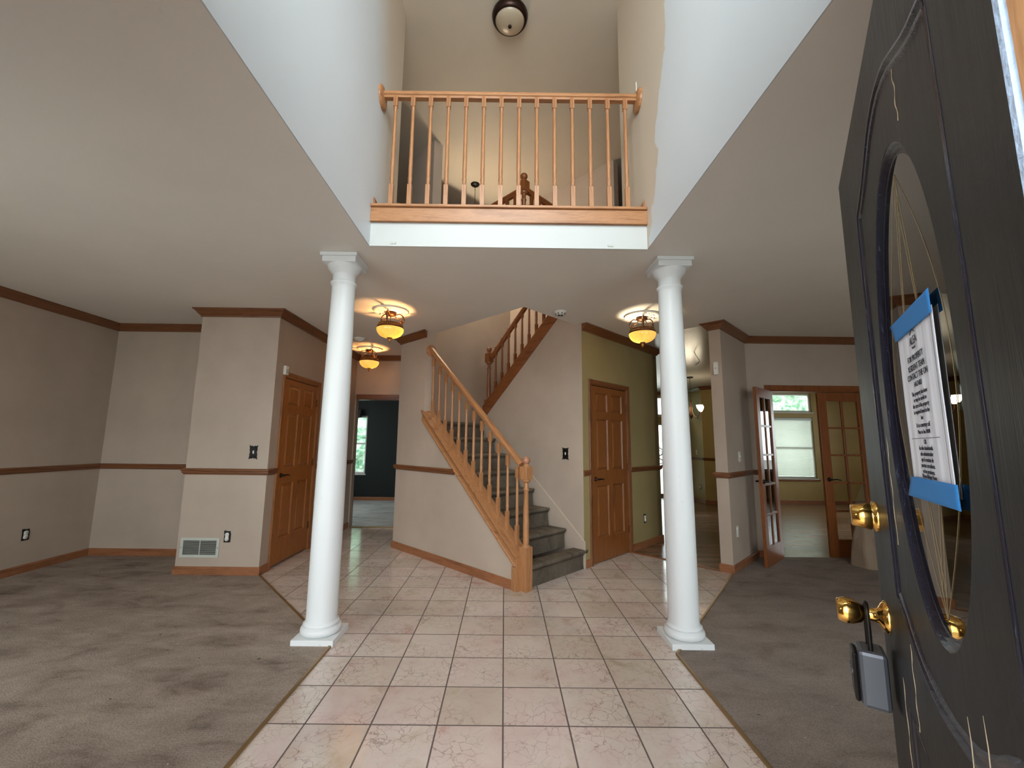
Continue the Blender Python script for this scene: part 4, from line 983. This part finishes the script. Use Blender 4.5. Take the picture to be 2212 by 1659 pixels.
# panel moulding set into the recess
mp = [(-.002, -.004), (-.001, .0005), (.003, 0), (.005, -.005), (.009, -.0035), (.014, -.001), (.019, -.003), (.022, PD - .002), (.025, PD)]
MB().sweep(path, mp, closed=True).build('panel_moulding', M_mould, t)
MB().sweep(low, mp, closed=True).build('lower_moulding', M_mould, t)
# cracks of bare wood
ck = MB()
for s, za, zb_ in ((.60, 1.03, .72), (.66, 1.06, .70), (.30, 1.0, .86), (.255, 1.36, 1.16), (.19, .90, .72), (.60, 1.90, 1.80)):
    P = [(X(s + .004 * math.sin(i * 1.3)), (PD if s > .24 and zb_ > 1.0 else 0) + .0006, za + (zb_ - za) * i / 12) for i in range(13)]; ck.tube(P, [.0002 + .0005 * abs(math.sin(i * .9)) for i in range(13)], 5)
ck.build('paint_crack', plain('bare_pale_wood', lin(176, 156, 128), .8), t)
# deadbolt
Rx = Matrix.Rotation(-PI / 2, 4, 'X')
MB().lathe([(.034, 0), (.034, .006), (.026, .008), (.030, .012), (.024, .044), (.021, .046), (.001, .046)], n=32, mat=Matrix.Translation((X(.064), 0, 1.185)) @ Rx).build('deadbolt', M_brass, t)
kb = MB().lathe([(.034, 0), (.034, .004), (.028, .010), (.016, .016), (.013, .03), (.013, .040), (.020, .046), (.0265, .060), (.028, .074), (.024, .086), (.022, .088), (.001, .088)], n=32, mat=Matrix.Translation((X(.072), 0, .972)) @ Rx).build('door_knob', M_brass, t)
for z in (1.8, 1.02, .25): MB().tube([(-.004, .004, z - .05), (-.004, .004, z + .05)], .008, 10).build('hinge', M_brass, t)
MB().box(-.010, -.001, -.040, .002, .0, 2.03).build('weather_strip', M_foam, t)
# lockbox
t = thing('key_lockbox', 'grey key lockbox with black shackle hanging from the brass front door knob', 'lockbox', matrix=frame(HG, FRE) @ Matrix.Translation((X(.072), .036, .972)))
MB().tube([(-.019, 0, -.075), (-.019, 0, .004)] + [(-.019 * math.cos(a), 0, .004 + .019 * math.sin(a)) for a in [PI * i / 10 for i in range(1, 10)]] + [(.019, 0, .004), (.019, 0, -.075)], .0045, 10).build('shackle', M_black, t)
MB().box(-.034, .034, -.026, .024, -.185, -.070).build('lockbox_body', M_lock, t, bevel=.008)
MB().box(-.030, .030, .024, .034, -.178, -.078).build('front_cover', M_black, t, bevel=.006)
mb = MB()
for k in range(4): mb.lathe([(.006, 0), (.006, .004), (.001, .004)], n=12, mat=Matrix.Translation((-.018 + .012 * k, .033, -.12)) @ Rx)
mb.build('dial', M_lock, t)
# paper notice + tape
FM = frame(HG, FRE)
RS = lambda s: 1.349 - (1.349 - s) * 1.08
RZ = lambda z: 1.342 + (z - 1.342) * 1.08
def note(p): s, z = p; return X(RS(s)), RZ(z)
def quadgrid(a, b, c, d, nu, nv, y0, amp, fr):
    # a tl, b tr, c br, d bl in (x,z)
    rings = []
    for j in range(nv + 1):
        v = j / nv; row = []
        for i in range(nu + 1):
            u = i / nu; x = (a[0] * (1 - u) + b[0] * u) * (1 - v) + (d[0] * (1 - u) + c[0] * u) * v; z = (a[1] * (1 - u) + b[1] * u) * (1 - v) + (d[1] * (1 - u) + c[1] * u) * v
            row.append((x, y0 + amp * (math.sin(fr * u + 1.5 * v) + .6 * math.sin(fr * 2.3 * u - v * 2)) * (.35 + .65 * math.sin(PI * min(1, v * 1.0)) * .6), z))
        rings.append(row)
    return rings
t = thing('paper_notice', 'white printed paper notice in a plastic sleeve taped on the oval door glass', 'notice', matrix=FM @ Matrix.Translation((0, -.0138, 0)))
TL, TR, BR, BL = note((.474, 1.512)), note((.668, 1.512)), note((.668, 1.285)), note((.474, 1.285))
mb = MB().loft(quadgrid(TL, TR, BR, BL, 40, 20, .002, .0011, 34), False, True, closed=False); o = mb.build('sheet', M_paper, t, fix=False); m = o.modifiers.new('s', 'SOLIDIFY'); m.thickness = .0004
# sheet reads from the camera side: text runs toward the hinge
T = lambda s, z: (-(X(s)), z)
lines = []
xc = -X(RS(.571))
def L_(txt, z, size, al='CENTER', x=None): lines.append((txt, xc if x is None else x, RZ(z), size * 1.08, al))
xl, xr = -X(.492), -X(.652)
L_('ALEA', 1.484, .016); L_('Property', 1.478, .005)
L_('FOR PROPERTY', 1.462, .012); L_('RESIDENT TEAM', 1.449, .012); L_('CONTACT THE ON', 1.437, .012); L_('HAZARD', 1.426, .010)
for i, s in enumerate(['This property has been', 'or may be needs to', 'the care of the property', 'is required found in the', 'but']): L_(s, 1.414 - i * .0085, .0085)
L_('It is a courtesy call', 1.370, .009); L_('Mon. to Sun. 00:00', 1.361, .008); L_('OR', 1.347, .009)
for i, s in enumerate(['ha sido abandonada.', 'ado administrador', 'que la ventana de', 'puertas cerraduras.', 'en los proximos.']): L_(s, 1.339 - i * .0078, .0085)
L_('Oficina Ballinger Home', 1.3015, .0075); L_('Gilbert RM, ST', 1.296, .006); L_('Main Street', 1.2925, .004); L_('City Way, St', 1.289, .004)
tm = text_mesh(lines, t, M_ink); flip = Matrix.Rotation(PI, 4, 'Z')
Q = lambda s: -X(RS(s))
tm.box(Q(.50), Q(.64), -.0001, .0001, RZ(1.3545), RZ(1.3552)).box(Q(.50), Q(.64), -.0001, .0001, RZ(1.300), RZ(1.3005))
tm.box(Q(.479), Q(.480), -.0001, .0001, RZ(1.288), RZ(1.508)).box(Q(.662), Q(.663), -.0001, .0001, RZ(1.288), RZ(1.508)).box(Q(.479), Q(.663), -.0001, .0001, RZ(1.2875), RZ(1.289))
tm.tube([(xc - .014, 0, RZ(1.499)), (xc, 0, RZ(1.505)), (xc + .014, 0, RZ(1.499))], .0006, 4)
tm.build('printed_text', M_ink, t, matrix=Matrix.Translation((0, .0042, 0)) @ flip, fix=False)
def tape(pts, label):
    q = [note(p) for p in pts]; mb = MB().loft(quadgrid(*q, 14, 6, .0046, .0004, 12), False, True, closed=False)
    o = mb.build('painters_tape', M_tape, matrix=FM @ Matrix.Translation((0, -.0138, 0)), fix=False); tag(o, label, 'tape'); m = o.modifiers.new('s', 'SOLIDIFY'); m.thickness = .0004
tape([(.445, 1.538), (.672, 1.532), (.674, 1.502), (.471, 1.507)], 'blue tape strip across the top edge of the paper notice')
tape([(.470, 1.299), (.686, 1.302), (.688, 1.274), (.438, 1.268)], 'blue tape strip across the bottom edge of the paper notice')
# hinge jamb
TN[0] += 1; struct(MB().box(-.11, -.012, -.055, 0, 0, 2.06).build('trim_%d' % TN[0], M_rawwood, matrix=frame(HG, FRE), bevel=.003))

# ------------------------------------------------------------------ groups of repeats
GR = {'column': 'white columns flanking the foyer', 'ceiling_lamp': 'bowl ceiling lamps with bronze scroll arms', 'power_outlet': 'wall power outlets', 'switch_plate': 'ornate black switch plates',
      'light_switch': 'white light switches', 'smoke_detector': 'ceiling smoke detectors', 'chandelier': 'chandeliers', 'tree': 'trees outside the windows',
      'painters_tape': 'blue tape strips on the notice', 'tape_scrap': 'tape scraps on the fascia'}
for o in list(COL.objects):
    if o.parent is None and o.name.split('.')[0] in GR and o.get('label'): o['group'] = GR[o.name.split('.')[0]]
